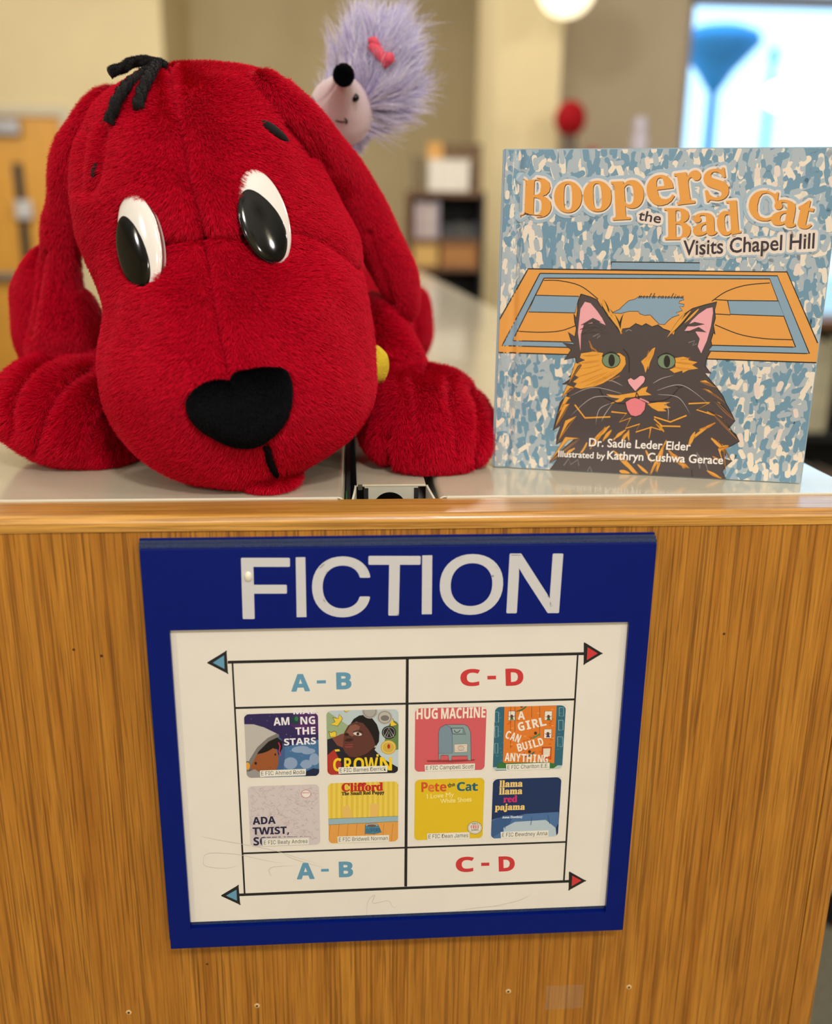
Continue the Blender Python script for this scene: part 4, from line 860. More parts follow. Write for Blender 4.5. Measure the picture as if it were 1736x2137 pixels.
for P in ((440, 330, 478, 235, 500, 235), (405, 400, 440, 345, 470, 350), (385, 480, 430, 400, 450, 400), (370, 550, 420, 440, 445, 430), (385, 620, 430, 520, 480, 490), (345, 720, 430, 600, 500, 600), (1255, 510, 1190, 430, 1160, 415), (1275, 610, 1200, 500, 1140, 470), (1212, 760, 1180, 660, 1200, 640), (1240, 710, 1190, 620, 1160, 600), (1170, 350, 1120, 320, 1080, 320), (1210, 425, 1140, 370, 1090, 350)):
    xa_, ya_, xm, ym, xb_, yb_ = P; I.poly(T(xa_, ya_, xm-7, ym-7, xb_, yb_, xm+8, ym+9), CO, 38, line=.9, lc=CBL); tufts([(xa_, ya_, xb_, yb_)], 41, 1.0, col=CO2, k=2)
for P in ((640, 860, 705, 985), (600, 830, 690, 960), (1040, 870, 940, 985), (1010, 885, 925, 1000), (660, 880, 700, 985), (610, 815, 640, 900), (1080, 860, 1010, 930), (712, 885, 695, 985)):
    (xa_, ya_), (xb_, yb_) = S(*P); I.stroke([(xa_, ya_), ((xa_+xb_)/2+random.uniform(-4, 4), (ya_+yb_)/2), (xb_, yb_)], 6.5, LN, 36, taper=True, smooth=10); I.stroke([(xa_, ya_), ((xa_+xb_)/2, (ya_+yb_)/2), (xb_, yb_)], 4.4, CO, 39, taper=True, smooth=10)
# chest zigzags
for P in ((650, 470, 725, 478, 690, 520, 745, 500, 720, 552, 790, 530, 770, 570, 840, 548, 835, 600, 845, 545, 895, 560, 870, 530, 910, 568, 890, 535), (860, 495, 940, 520, 1020, 488), (1030, 430, 1135, 425, 1070, 460, 1160, 488, 1120, 470), (470, 435, 520, 500, 645, 495), (860, 505, 900, 540, 990, 542)):
    I.stroke(T(*P), 5.5, LN, 36); I.stroke(T(*P), 3.4, CO, 39)
tufts([(640, 540, 570, 600), (620, 545, 540, 650), (650, 560, 610, 610), (720, 560, 660, 610), (735, 570, 700, 620), (735, 560, 735, 610), (1160, 525, 1080, 560), (1130, 540, 1050, 600), (1060, 570, 1030, 640), (920, 610, 840, 780), (905, 640, 870, 770), (660, 660, 760, 770), (700, 690, 780, 780), (780, 730, 830, 775), (820, 660, 850, 720), (930, 660, 1010, 750), (960, 680, 1030, 750), (1140, 600, 1200, 660), (690, 760, 740, 775), (1120, 760, 1190, 800), (1150, 690, 1200, 720), (530, 620, 500, 670), (470, 650, 420, 690), (1180, 650, 1230, 640)], 39, 4.2, k=4)
# grey hair marks, whiskers
for P in ((415, 735, 440, 700, 450, 730, 485, 705, 490, 735), (530, 765, 545, 740, 555, 765), (1070, 670, 1090, 700, 1085, 750, 1070, 670), (1105, 690, 1125, 760, 1100, 700), (560, 100, 590, 85, 580, 110, 595, 95), (1030, 130, 1060, 120, 1050, 145, 1070, 135), (720, 75, 735, 65, 750, 72)): I.stroke(T(*P), 2.0, (128, 124, 128), 39)
for P in ((700, 380, 560, 350, 440, 395), (690, 400, 560, 400, 450, 490), (705, 342, 660, 320, 630, 315), (640, 430, 590, 460, 572, 535), (655, 430, 620, 480, 600, 520), (855, 330, 900, 305, 960, 290), (875, 365, 1000, 340, 1140, 440), (880, 385, 980, 400, 1040, 485), (910, 420, 930, 460, 928, 520)): I.stroke(T(*P), .9, (206, 200, 200), 45, taper=True, smooth=18)
for P in ((708, 160, 735, 200, 738, 278), (570, 345, 585, 355, 612, 350), (592, 358, 620, 400, 700, 430, 760, 408, 774, 375), (774, 375, 800, 410, 860, 420, 930, 405, 985, 350), (965, 340, 990, 350, 1010, 338), (1045, 755, 1048, 790)): I.stroke(T(*P), 2.0, CBL, 44, smooth=24)
I.poly(T(728, 312, 745, 302, 762, 312, 772, 306, 790, 292, 808, 292, 818, 305, 812, 325, 790, 348, 768, 370, 750, 350, 735, 332), PK, 46, line=1.5, lc=CBL)
I.poly(T(718, 422, 745, 405, 768, 400, 790, 408, 820, 425, 815, 460, 795, 485, 770, 494, 745, 488, 728, 462), (226, 128, 140), 44, line=1.6, lc=CBL); I.stroke(T(790, 405, 815, 415, 835, 425), 3, (226, 150, 156), 46)
for cx, cy in ((649, 217), (921, 222)):
    x, y = T(cx, cy)[0]; I.ell(x, y, 19.5, 16.5, CBL, 43); I.ell(x, y, 18, 14.8, (112, 136, 108), 44); I.ell(x+1, y, 6.8, 12.8, CBL, 45)
    I.stroke([(x-19, y-8), (x, y-17.5), (x+18, y-8)], 2.4, CBL, 46, smooth=10)
I.done('cat_picture', INK_BOOK, bkO, 'printed dark tortoiseshell cat with green eyes and pink tongue')
# lettering
HALO = (158, 182, 200); CR = (226, 214, 204); LO = (222, 154, 68)
for ch, f, b, r in (('B', 'serif', (1087, 371, 1150, 453), 2), ('o', 'serif', (1157, 379, 1213, 443), 0), ('o', 'serif', (1218, 378, 1275, 441), -3), ('p', 'serif', (1277, 377, 1343, 457), -3), ('e', 'serif', (1350, 366, 1405, 428), -7), ('r', 'serif', (1410, 358, 1464, 424), -7), ('s', 'serif', (1470, 353, 1518, 418), -8),
                    ('B', 'serif', (1387, 435, 1440, 499), -1), ('a', 'serif', (1446, 445, 1495, 491), -2), ('d', 'serif', (1496, 420, 1543, 490), -4), ('C', 'serif', (1563, 398, 1621, 460), 8), ('a', 'serif', (1612, 418, 1663, 472), 10), ('t', 'serif', (1664, 418, 1697, 477), 12)):
    I.glyph_box(ch, f, *b, HALO, 50, rot=r, out=HALO, outw=12.5); I.glyph_box(ch, f, *b, CR, 52, rot=r, out=CR, outw=5.8)
    bb = (b[0]+1.2, b[1]+1.5, b[2]+1.2, b[3]+1.5); I.glyph_box(ch, f, *bb, (60, 36, 26), 54, rot=r, fat=.9); I.glyph_box(ch, f, *b, LO, 56, rot=r, fat=.9)
I.text('the', 'hand', (1331, 459), (1377, 466), 21, (44, 34, 50), 58, out=CR, outw=6, fat=.5)
I.text('Visits Chapel Hill', 'hand', (1426, 533), (1698, 518), 31, HALO, 50, out=HALO, outw=11)
I.text('Visits Chapel Hill', 'hand', (1426, 533), (1698, 518), 31, (44, 34, 50), 58, out=CR, outw=7, fat=.6)
for dx, dy, c, lv in ((1.2, 1.4, (40, 34, 36), 58), (0, 0, (240, 236, 232), 60)):
    I.text('Dr. Sadie Leder Elder', 'hand', (1229+dx, 931+dy), (1440+dx, 940+dy), 17, c, lv, fat=.45)
    I.text('Illustrated by', 'hand', (1165+dx, 953+dy), (1262+dx, 957.5+dy), 12.5, c, lv, fat=.35); I.text('Kathryn Cushwa Gerace', 'hand', (1267+dx, 958+dy), (1508+dx, 968.5+dy), 17, c, lv, fat=.45)
I.done('title_lettering', INK_BOOK, bkO, 'orange outlined title and white author lettering')
# ------------------------------------------------------------------ plush toys
def plush_mat(name, rgb, tip=None, var=0.2, sheen=0.0):
    """pile fibres: a little colour variation from fibre to fibre"""
    m = bpy.data.materials.new(name); m.use_nodes = True; nt = m.node_tree; b = nt.nodes['Principled BSDF']
    hi = nd(nt, 'ShaderNodeHairInfo'); cr = nd(nt, 'ShaderNodeValToRGB'); c = np.array(lin(rgb)); t = np.array(lin(tip or rgb))
    cr.color_ramp.elements[0].color = (*(c*(1-var)), 1); cr.color_ramp.elements[1].color = (*np.minimum(t*(1+var), 1), 1)
    nt.links.new(hi.outputs['Random'], cr.inputs[0]); nt.links.new(cr.outputs[0], b.inputs['Base Color'])
    b.inputs['Roughness'].default_value = 0.55; b.inputs['Specular IOR Level'].default_value = 0.12; b.inputs['Sheen Weight'].default_value = sheen
    return m
M_RED = mat('red_plush_backing', (164, 2, 26), 0.9, 0.1, 60, sheen=0.0, spec=0.1)
F_RED = plush_mat('red_pile', (194, 2, 32), (214, 8, 48)); F_BLACK = plush_mat('black_pile', (4, 4, 6), (13, 14, 20), sheen=0.0)
M_BLACKP = mat('black_plush_backing', (4, 4, 6), 0.9, 0.1, spec=0.1)

def grid_mesh(C, U, V, m, p=2.0, close=True):
    """rows of rings: centre, side half axis, depth half axis"""
    n = len(C); VV = []; a = np.linspace(0, 2*pi, m, endpoint=False); ca, sa = np.cos(a), np.sin(a)
    e = 2.0/np.array(p if hasattr(p, '__len__') else [p]*n)
    X = np.sign(ca)[None]*np.abs(ca)[None]**e[:, None]; Y = np.sign(sa)[None]*np.abs(sa)[None]**e[:, None]
    P = C[:, None, :]+U[:, None, :]*X[..., None]+V[:, None, :]*Y[..., None]
    Vt = P.reshape(-1, 3); i, j = np.meshgrid(np.arange(n-1), np.arange(m), indexing='ij'); i = i.ravel(); j = j.ravel(); j2 = (j+1) % m
    Fq = np.stack([i*m+j, i*m+j2, (i+1)*m+j2, (i+1)*m+j], 1)
    return Vt, Fq, P
def shaped(rows, n, m, p=2.15, ins=0, yb_trim=0.0):
    """rows: (y, left, right, Yfront, Yback, ref) measured on the photograph, turned into horizontal slices in space"""
    R = cr_interp(rows, n); C = []; U = []; V = []
    R[:, 4] -= yb_trim*np.clip((R[:, 4]-.2)/.06, 0, 1)
    if ins:
        hw = (R[:, 2]-R[:, 1])/2; k = np.maximum(hw-ins, hw*0.3); mid = (R[:, 1]+R[:, 2])/2; R[:, 1] = mid-k; R[:, 2] = mid+k
        t = np.linspace(0, 1, n); R[:, 0] += ins*0.8*np.clip(1-t*6, 0, 1)-ins*0.5*np.clip(t*8-7, 0, 1)
    for y, l, r, yf, yb, ref in R:
        Yc = (yf+yb)/2; xl = atY(l, y, Yc)[0]; xr = atY(r, y, Yc)[0]; z = atY((l+r)/2, y, yf+(yb-yf)*ref)[2]
        C.append(((xl+xr)/2, Yc, max(z, 0.0012))); U.append((max(abs(xr-xl)/2, 0.0005), 0, 0)); V.append((0, max((yb-yf)/2, 0.0005), 0))
    return grid_mesh(np.array(C), np.array(U), np.array(V), m, p)
def swept(st, n, m, p=2.0):
    """stations: (x, y, Y, halfwidth_px, half_depth_m): a soft flap or limb following a path"""
    R = cr_interp(st, n); C = np.array([atY(a, b, Y) for a, b, Y, _, _ in R]); T_ = np.gradient(C, axis=0); T_ /= np.linalg.norm(T_, axis=1)[:, None]
    view = CP-C; view /= np.linalg.norm(view, axis=1)[:, None]
    S_ = np.cross(T_, view); S_ /= np.linalg.norm(S_, axis=1)[:, None]; D_ = np.cross(S_, T_)
    hw = np.array([max(h, .5)*mpp(c) for h, c in zip(R[:, 3], C)]); return grid_mesh(C, S_*hw[:, None], D_*np.maximum(R[:, 4], 0.0006)[:, None], m, p)
def vnormals(Vt, Fq):
    a, b, c, d = (Vt[Fq[:, k]] for k in range(4)); n = np.cross(c-a, d-b); N = np.zeros_like(Vt)
    for k in range(4): np.add.at(N, Fq[:, k], n)
    N /= np.linalg.norm(N, axis=1)[:, None]+1e-15; ctr = Vt.mean(0)
    if ((Vt-ctr)*N).sum() < 0: N = -N
    return N
def seg_dist(P, A):
    """distance of points P (n,2) to polyline A"""
    best = np.full(len(P), 1e9)
    for a, b in zip(A[:-1], A[1:]):
        a = np.array(a, float); b = np.array(b, float); d = b-a; t = np.clip(((P-a)@d)/(d@d+1e-9), 0, 1); best = np.minimum(best, np.linalg.norm(P-(a+t[:, None]*d), axis=1))
    return best
def carve(Vt, Fq, grooves, back=False):
    """grooves: (polyline px, depth m, width px) stitched seams and folds on the side towards us"""
    N = vnormals(Vt, Fq); px = projv(Vt); face = ((CP-Vt)*N).sum(1) > 0
    out = Vt.copy()
    for pl, dep, wd_ in grooves:
        pl = [tuple(q) for q in cr_interp(pl, 30)] if len(pl) > 2 else pl
        dd = seg_dist(px, pl); out -= N*(dep*np.exp(-(dd/wd_)**2)*(face if not back else 1))[:, None]
    return out
def lumps(Vt, N, amp, sc, seed):
    r = np.random.default_rng(seed); o = np.zeros(len(Vt))
    for _ in range(7):
        k = r.normal(size=3)*sc; o += np.sin(Vt@k+r.uniform(0, 6))*amp/2.6
    return Vt+N*o[:, None]
def inside_poly(P, A):
    A = np.array(A, float); x, y = P[:, 0], P[:, 1]; c = np.zeros(len(P), bool); j = len(A)-1
    for i in range(len(A)):
        t = ((A[i, 1] > y) != (A[j, 1] > y)) & (x < (A[j, 0]-A[i, 0])*(y-A[i, 1])/(A[j, 1]-A[i, 1]+1e-12)+A[i, 0]); c ^= t; j = i
    return c
def ellipse_pts(x, y, a, b, rot, n=40, s=1.0):
    r = radians(rot); return [(x+s*(a*cos(t)*cos(r)-b*sin(t)*sin(r)), y+s*(a*cos(t)*sin(r)+b*sin(t)*cos(r))) for t in np.linspace(0, 2*pi, n, endpoint=False)]

def fur(parent, Vt, Fq, n, length, m, comb, lean=0.6, rad=0.00011, jitter=0.25, keep=None, lenfn=None, pts=4, curl=0.0, tipr=0.25, name='fur', clump=0.0, zmin=0.0006):
    """pile grown on the sewn skin: real fibres with their own direction"""
    tri = np.concatenate([Fq[:, [0, 1, 2]], Fq[:, [0, 2, 3]]]); a, b, c = Vt[tri[:, 0]], Vt[tri[:, 1]], Vt[tri[:, 2]]
    fn = np.cross(b-a, c-a); ar = np.linalg.norm(fn, axis=1)/2; VN = vnormals(Vt, Fq)
    ctr = (a+b+c)/3; nn = VN[tri[:, 0]]; tow = ((CP-ctr)/np.linalg.norm(CP-ctr, axis=1)[:, None]*nn).sum(1)
    wgt = ar*np.where(tow > -0.35, 1.0, 0.25); wgt /= wgt.sum()
    t = RNG.choice(len(tri), n, p=wgt); r1 = np.sqrt(RNG.random(n)); r2 = RNG.random(n)
    w3 = np.stack([1-r1, r1*(1-r2), r1*r2], 1); P = (a[t]*w3[:, :1]+b[t]*w3[:, 1:2]+c[t]*w3[:, 2:])
    Nn = VN[tri[t, 0]]*w3[:, :1]+VN[tri[t, 1]]*w3[:, 1:2]+VN[tri[t, 2]]*w3[:, 2:]; Nn /= np.linalg.norm(Nn, axis=1)[:, None]+1e-12
    L = np.full(n, length)*RNG.uniform(0.75, 1.15, n)
    if keep is not None:
        k = keep(P); P, Nn, L = P[k], Nn[k], L[k]
    if lenfn is not None: L = L*lenfn(P)
    n = len(P); D = comb(P, Nn); D = D-Nn*(D*Nn).sum(1)[:, None]; D /= np.linalg.norm(D, axis=1)[:, None]+1e-9
    # low frequency swirl of the pile
    sw = np.stack([np.sin(P[:, 0]*190+P[:, 2]*120), np.sin(P[:, 1]*160+P[:, 0]*90+1), np.sin(P[:, 2]*210+P[:, 0]*70+2)], 1)*0.07
    d0 = Nn+D*lean+RNG.normal(size=(n, 3))*jitter*0.6+sw; d0 /= np.linalg.norm(d0, axis=1)[:, None]
    d1 = Nn*0.55+D*(lean*1.5)+RNG.normal(size=(n, 3))*jitter+sw*1.4; d1 /= np.linalg.norm(d1, axis=1)[:, None]
    if clump:
        q = np.floor(P*clump); h = (np.sin(q@np.array([12.9, 78.2, 37.7]))*43758.5) % 1.0; h2 = (np.sin(q@np.array([93.9, 18.2, 57.1]))*24634.6) % 1.0; h3 = (np.sin(q@np.array([23.9, 48.2, 97.1]))*17634.6) % 1.0
        d1 += (np.stack([h, h2, h3], 1)-0.5)*1.5; d1 /= np.linalg.norm(d1, axis=1)[:, None]
    s = np.linspace(0, 1, pts)[None, :, None]; Q = P[:, None, :]+(d0[:, None, :]*(s-s*s*0.5)+d1[:, None, :]*(s*s*0.5))*L[:, None, None]
    if curl:
        ph = RNG.uniform(0, 6, (n, 1)); wv = RNG.normal(size=(n, 3)); ss = s[:, :, 0]
        Q += (np.sin(ss*7+ph)*ss)[:, :, None]*wv[:, None, :]*curl
    Q[:, :, 2] = np.maximum(Q[:, :, 2], zmin)
    hc = bpy.data.hair_curves.new('fur'); hc.add_curves([pts]*n)
    o = bpy.data.objects.new(name, hc); base = np.array(wloc(parent)); Q = Q-base
    hc.attributes['position'].data.foreach_set('vector', Q.reshape(-1).astype(np.float32)) if 'position' in hc.attributes else hc.points.foreach_set('position', Q.reshape(-1).astype(np.float32))
    ra = hc.attributes.get('radius') or hc.attributes.new('radius', 'FLOAT', 'POINT')
    rr = rad*(1-(1-tipr)*np.linspace(0, 1, pts)**1.5); ra.data.foreach_set('value', np.tile(rr, n).astype(np.float32))
    hc.materials.append(m); COL.objects.link(o); o.parent = parent; o['kind'] = 'stuff'; hc.update_tag(); return o

def add_part(name, Vt, Fq, m, parent, smooth=True, label=None, ctr=True):
    me = bpy.data.meshes.new(name); me.vertices.add(len(Vt)); me.vertices.foreach_set('co', np.asarray(Vt, np.float32).ravel())
    me.loops.add(Fq.size); me.loops.foreach_set('vertex_index', Fq.ravel().astype(np.int32)); me.polygons.add(len(Fq)); me.polygons.foreach_set('loop_start', np.arange(0, Fq.size, 4, dtype=np.int32))
    me.update(calc_edges=True); me.validate()
    o = link_mesh(name, me, m, parent, origin=Vt.mean(0) if ctr else None, smooth=smooth)
    if label: o['label'] = label
    return o
def bvh(Vt, Fq): return BVHTree.FromPolygons([tuple(map(float, v)) for v in Vt], [tuple(map(int, f)) for f in Fq])
def cast(tree, x, y, fall=None):
    d = Vector(ray(x, y)).normalized(); h = tree.ray_cast(Vector(CP), d)
    if h[0] is None: return (None, None) if fall is None else (np.array(Vector(CP)+d*fall), -np.array(d))
    n = np.array(h[1]); 
    if n@np.array(d) > 0: n = -n
    return np.array(h[0]), n

dg = empty('plush_dog', (atZ(470, 1000, 0)[0], 0.17, 0.0), 'big red plush dog with floppy ears and black nose lying on the bookshelf top', 'plush toy')
# ---- head
HR = [(137, 380, 440, .172, .190, .5), (142, 345, 480, .158, .205, .5), (152, 310, 545, .142, .225, .5), (175, 275, 580, .124, .245, .5), (215, 235, 606, .104, .268, .5), (265, 200, 634, .088, .284, .5), (330, 170, 668, .074, .292, .5), (410, 160, 708, .063, .290, .48),
      (480, 168, 742, .059, .282, .46), (530, 188, 754, .054, .270, .44), (590, 216, 762, .040, .256, .42), (650, 232, 768, .028, .244, .40), (720, 222, 778, .019, .232, .36), (790, 225, 786, .015, .218, .32), (850, 235, 782, .016, .204, .28), (905, 255, 752, .021, .186, .24),
      (950, 290, 702, .029, .164, .2), (985, 345, 648, .038, .138, .18), (1006, 395, 600, .046, .112, .16), (1016, 450, 555, .055, .090, .15)]
Vt, Fq, _ = shaped(HR, 230, 300, 2.2, ins=9, yb_trim=0.035)
SEAM_C = [(352, 138), (360, 190), (371, 249), (385, 320), (399, 386), (415, 440), (424, 485)]
SEAM_D = [(424, 485), (432, 540), (444, 610), (458, 690), (474, 770)]
SEAM_H = [(334, 510), (370, 503), (424, 494), (470, 492), (505, 500)]
SEAM_R = [(612, 486), (640, 492), (680, 510), (715, 535), (745, 560)]
HG = [(SEAM_C, .0075, 15), (SEAM_C, .003, 4), (SEAM_D, .0035, 10), (SEAM_D, .0015, 4), (SEAM_H, .004, 9), (SEAM_R, .003, 9), ([(225, 262), (215, 300), (205, 360), (190, 400)], .006, 14), ([(590, 262), (620, 300), (645, 330)], .004, 10),
      ([(535, 160), (560, 185), (590, 225), (610, 250)], .006, 10), ([(185, 270), (175, 330), (166, 400)], .003, 8), ([(560, 935), (568, 965), (574, 1000)], .004, 9)]
Vt = carve(Vt, Fq, HG)
HN = vnormals(Vt, Fq)
# soft cheeks and the bulge of the brow
pxh = projv(Vt); fc = ((CP-Vt)*HN).sum(1) > 0
for (x, y, sx, sy, amp) in ((330, 640, 70, 80, .004), (640, 640, 80, 80, .005), (300, 300, 70, 90, .004), (520, 330, 90, 100, .004), (360, 850, 110, 110, .003), (690, 830, 70, 110, .004)):
    Vt = Vt+HN*(amp*np.exp(-((pxh[:, 0]-x)/sx)**2-((pxh[:, 1]-y)/sy)**2)*fc)[:, None]
Vt = lumps(Vt, HN, 0.0012, 60, 3); Vt[:, 2] = np.maximum(Vt[:, 2], 0.001)
HEAD_V, HEAD_F = Vt, Fq
head = add_part('head', Vt, Fq, M_RED, dg); HT = bvh(Vt, Fq)
NOSE = [(z[0]/2.48, 600+z[1]/2.48) for z in ((956, 600), (968, 560), (1000, 525), (1040, 498), (1080, 478), (1120, 468), (1160, 474), (1184, 476), (1200, 448), (1230, 425), (1290, 415), (1350, 407), (1400, 406), (1450, 412), (1482, 425), (1502, 455), (1513, 500), (1516, 560), (1510, 620), (1495, 670), (1470, 715), (1430, 760), (1370, 805), (1320, 824), (1270, 830), (1220, 824), (1160, 808), (1100, 778), (1040, 742), (1000, 705), (972, 665))]
EYES = [dict(w=(291, 503, 102, 42.5, 79), p=(283, 526, 80, 34, 78)), dict(w=(553, 452, 104, 47.5, 72), p=(546, 473, 83, 43, 66.5))]
def keep_head(P):
    px = projv(P); fr = P[:, 1] < 0.2
    bad = inside_poly(px, NOSE)
    for e in EYES: bad |= inside_poly(px, ellipse_pts(*e['w'], s=0.96))
    bad |= inside_poly(px, ellipse_pts(569, 277, 32, 8, 33)) 
    return ~(bad & fr)
ALLSEAM = [SEAM_C, SEAM_D, SEAM_H, SEAM_R]
def len_head(P):
    px = projv(P); d = np.full(len(P), 1e9)
    for s in ALLSEAM: d = np.minimum(d, seg_dist(px, s))
    return 0.55+0.45*np.clip(d/14, 0, 1)
def comb_head(P, N):
    px = projv(P); cx = np.interp(px[:, 1], [137, 480, 780, 1000], [350, 424, 474, 570])
    up = np.where(px[:, 1] < 480, 0.2, -0.8)
    return np.stack([np.clip((px[:, 0]-cx)/160, -1.2, 1.2), -0.2+0*up, -0.75+0*up], 1)
fur(head, Vt, Fq, int(290000*FURK), 0.0044, F_RED, comb_head, lean=0.75, keep=keep_head, lenfn=len_head, rad=0.00013)

# ---- nose: padded black patch
def padded(poly, tree, step, hgt, wid, lift=0.0006, depth=None):
    xs = [p[0] for p in poly]; ys = [p[1] for p in poly]; gx = np.arange(min(xs), max(xs)+step, step); gy = np.arange(min(ys), max(ys)+step, step)
    idx = {}; V = []; ring = list(poly)+[poly[0]]
    pts = [(i, j, x, y) for i, x in enumerate(gx) for j, y in enumerate(gy)]
    ins = inside_poly(np.array([(p[2], p[3]) for p in pts]), poly); dd = seg_dist(np.array([(p[2], p[3]) for p in pts]), ring)
    for (i, j, x, y), a, d in zip(pts, ins, dd):
        if not a and d > step*0.9: continue
        if not a:   # snap outside nodes to the outline
            best = None
            for q in cr_interp(ring, len(ring)*6):
                e = (q[0]-x)**2+(q[1]-y)**2
                if best is None or e < best[0]: best = (e, q)
            x, y = best[1]; d = 0
        h, n = cast(tree, x, y)
        if h is None: continue
        idx[(i, j)] = len(V); V.append(h+n*(lift+hgt*math.sqrt(1-(1-min(d/wid, 1))**2)))
    Fc = [(idx[(i, j)], idx[(i+1, j)], idx[(i+1, j+1)], idx[(i, j+1)]) for (i, j) in idx if (i+1, j) in idx and (i+1, j+1) in idx and (i, j+1) in idx]
    return np.array(V), np.array(Fc)
_c = np.mean(NOSE, axis=0); NOSE_IN = [tuple(np.array(q)+(_c-np.array(q))*6/np.linalg.norm(_c-np.array(q))) for q in NOSE]
NV, NF = padded(NOSE_IN, HT, 5, 0.0060, 40)
nose = add_part('nose', NV, NF, M_BLACKP, dg, label='heart-shaped black plush nose')
fur(nose, NV, NF, int(26000*FURK), 0.0022, F_BLACK, lambda P, N: np.tile([0.1, -0.2, -0.7], (len(P), 1)), lean=0.8, rad=0.00013)
def stitched(name, pts, w, m, parent, tree, lift=0.0012, n=30, label=None, taper=True):
    Q = cr_interp(pts, n); P = []
    for x, y in Q:
        h, nn = cast(tree, x, y)
        if h is None: continue
        P.append(h+nn*lift)
    P = np.array(P); r = np.full(len(P), w/2)*(np.sin(pi*np.linspace(0.08, 0.92, len(P)))**0.4 if taper else 1)
    V, Fc = tube_data(P, r, 8); o = mesh_from(name, V, Fc, m, parent, P.mean(0), True)
    if label: o['label'] = label
    return o
stitched('mouth_line', [(546, 925), (550, 945), (556, 966), (564, 985), (568, 999)], 0.0042, M_BLACKP, dg, HT, 0.0035)
stitched('mouth_line', [(552, 1001), (568, 1000), (585, 995)], 0.002, M_BLACKP, dg, HT, 0.0035)
# ---- lower lip, tucked under
LV, LF, _ = shaped([(996, 525, 600, .048, .075, .2), (1003, 508, 618, .040, .085, .2), (1012, 505, 622, .038, .088, .2), (1022, 512, 600, .042, .085, .15), (1029, 530, 580, .048, .07, .15)], 30, 60)
LV[:, 2] = np.maximum(LV[:, 2], 0.0012); lip = add_part('lower_lip', LV, LF, M_RED, dg)
fur(lip, LV, LF, int(9000*FURK), 0.0048, F_RED, lambda P, N: np.tile([0, -0.3, -0.8], (len(P), 1)), lean=0.6, rad=0.00013)

# ---- eyes: domed glossy plastic
M_EYEW = mat('white_eye_plastic', (232, 228, 222), 0.12, 0.01, coat=0.6); M_EYEB = mat('black_eye_plastic', (6, 7, 8), 0.1, 0.1, spec=0.45)
def dome(name, e, c, n, hgt, lift, m, parent, label=None):
    x, y, a, b, rot = e; V = []; Fc = []; k = 56; rings = 12
    for j in range(rings+1):
        s = cos(pi/2*j/rings) if j < rings else 0.0
        for (qx, qy) in ellipse_pts(x, y, a, b, rot, k, max(s, 1e-3)):
            d = ray(qx, qy); t = ((c-CP)@n)/(d@n); V.append(CP+d*t+n*(lift+hgt*math.sqrt(max(0, 1-s*s))))
    for (qx, qy) in ellipse_pts(x, y, a, b, rot, k, 1.0):
        d = ray(qx, qy); t = ((c-CP)@n)/(d@n); V.append(CP+d*t-n*0.004)
    for j in range(rings):
        for i in range(k): Fc.append((j*k+i, j*k+(i+1) % k, (j+1)*k+(i+1) % k, (j+1)*k+i))
    o0 = (rings+1)*k
    for i in range(k): Fc.append((i, (i+1) % k, o0+(i+1) % k, o0+i))
    o = mesh_from(name, V, Fc, m, parent, c, True)
    if label: o['label'] = label
    return o
for q, e in enumerate(EYES):
    x, y, a, b, rot = e['w']; H_ = [cast(HT, *p) for p in ellipse_pts(x, y, a, b, rot, 16, 0.9)]+[cast(HT, x, y)]
    c = np.mean([h[0] for h in H_], axis=0); n = np.mean([h[1] for h in H_], axis=0)
    P0 = np.array([h[0] for h in H_[:16]]); u_, s_, vt_ = np.linalg.svd(P0-P0.mean(0)); n2 = vt_[2]
    if n2@(CP-c) < 0: n2 = -n2
    n = n2*0.7+n/np.linalg.norm(n)*0.3; n /= np.linalg.norm(n)
    hmax = max(((h[0]-c)@n) for h in H_); c = c+n*(hmax*0.45+0.0008)
    ew = dome('eye', e['w'], c, n, 0.0042, -0.0006, M_EYEW, dg, 'glossy white plastic eye with black pupil')
    dome('pupil', e['p'], c, n, 0.0030, 0.0016, M_EYEB, ew, 'glossy black pupil')
# ---- eyebrows
M_BROW = mat('black_felt', (7, 7, 8), 0.9, 0.3, 900, bump=0.6)
for pts in ([(542, 257), (556, 266), (578, 282), (598, 297)], [(202, 342), (199, 352), (197, 364), (195, 372)]):
    Q = cr_interp(pts, 22); P = []
    for x, y in Q:
        h, nn = cast(HT, x, y); P.append(h+nn*0.001)
    P = np.array(P); r = (0.0030 if pts[0][0] > 400 else 0.0017)*np.sin(pi*np.linspace(0.06, 0.94, 22))**0.7; V, Fc = tube_data(P, r, 12); mesh_from('eyebrow', V, Fc, M_BROW, dg, P.mean(0), True)
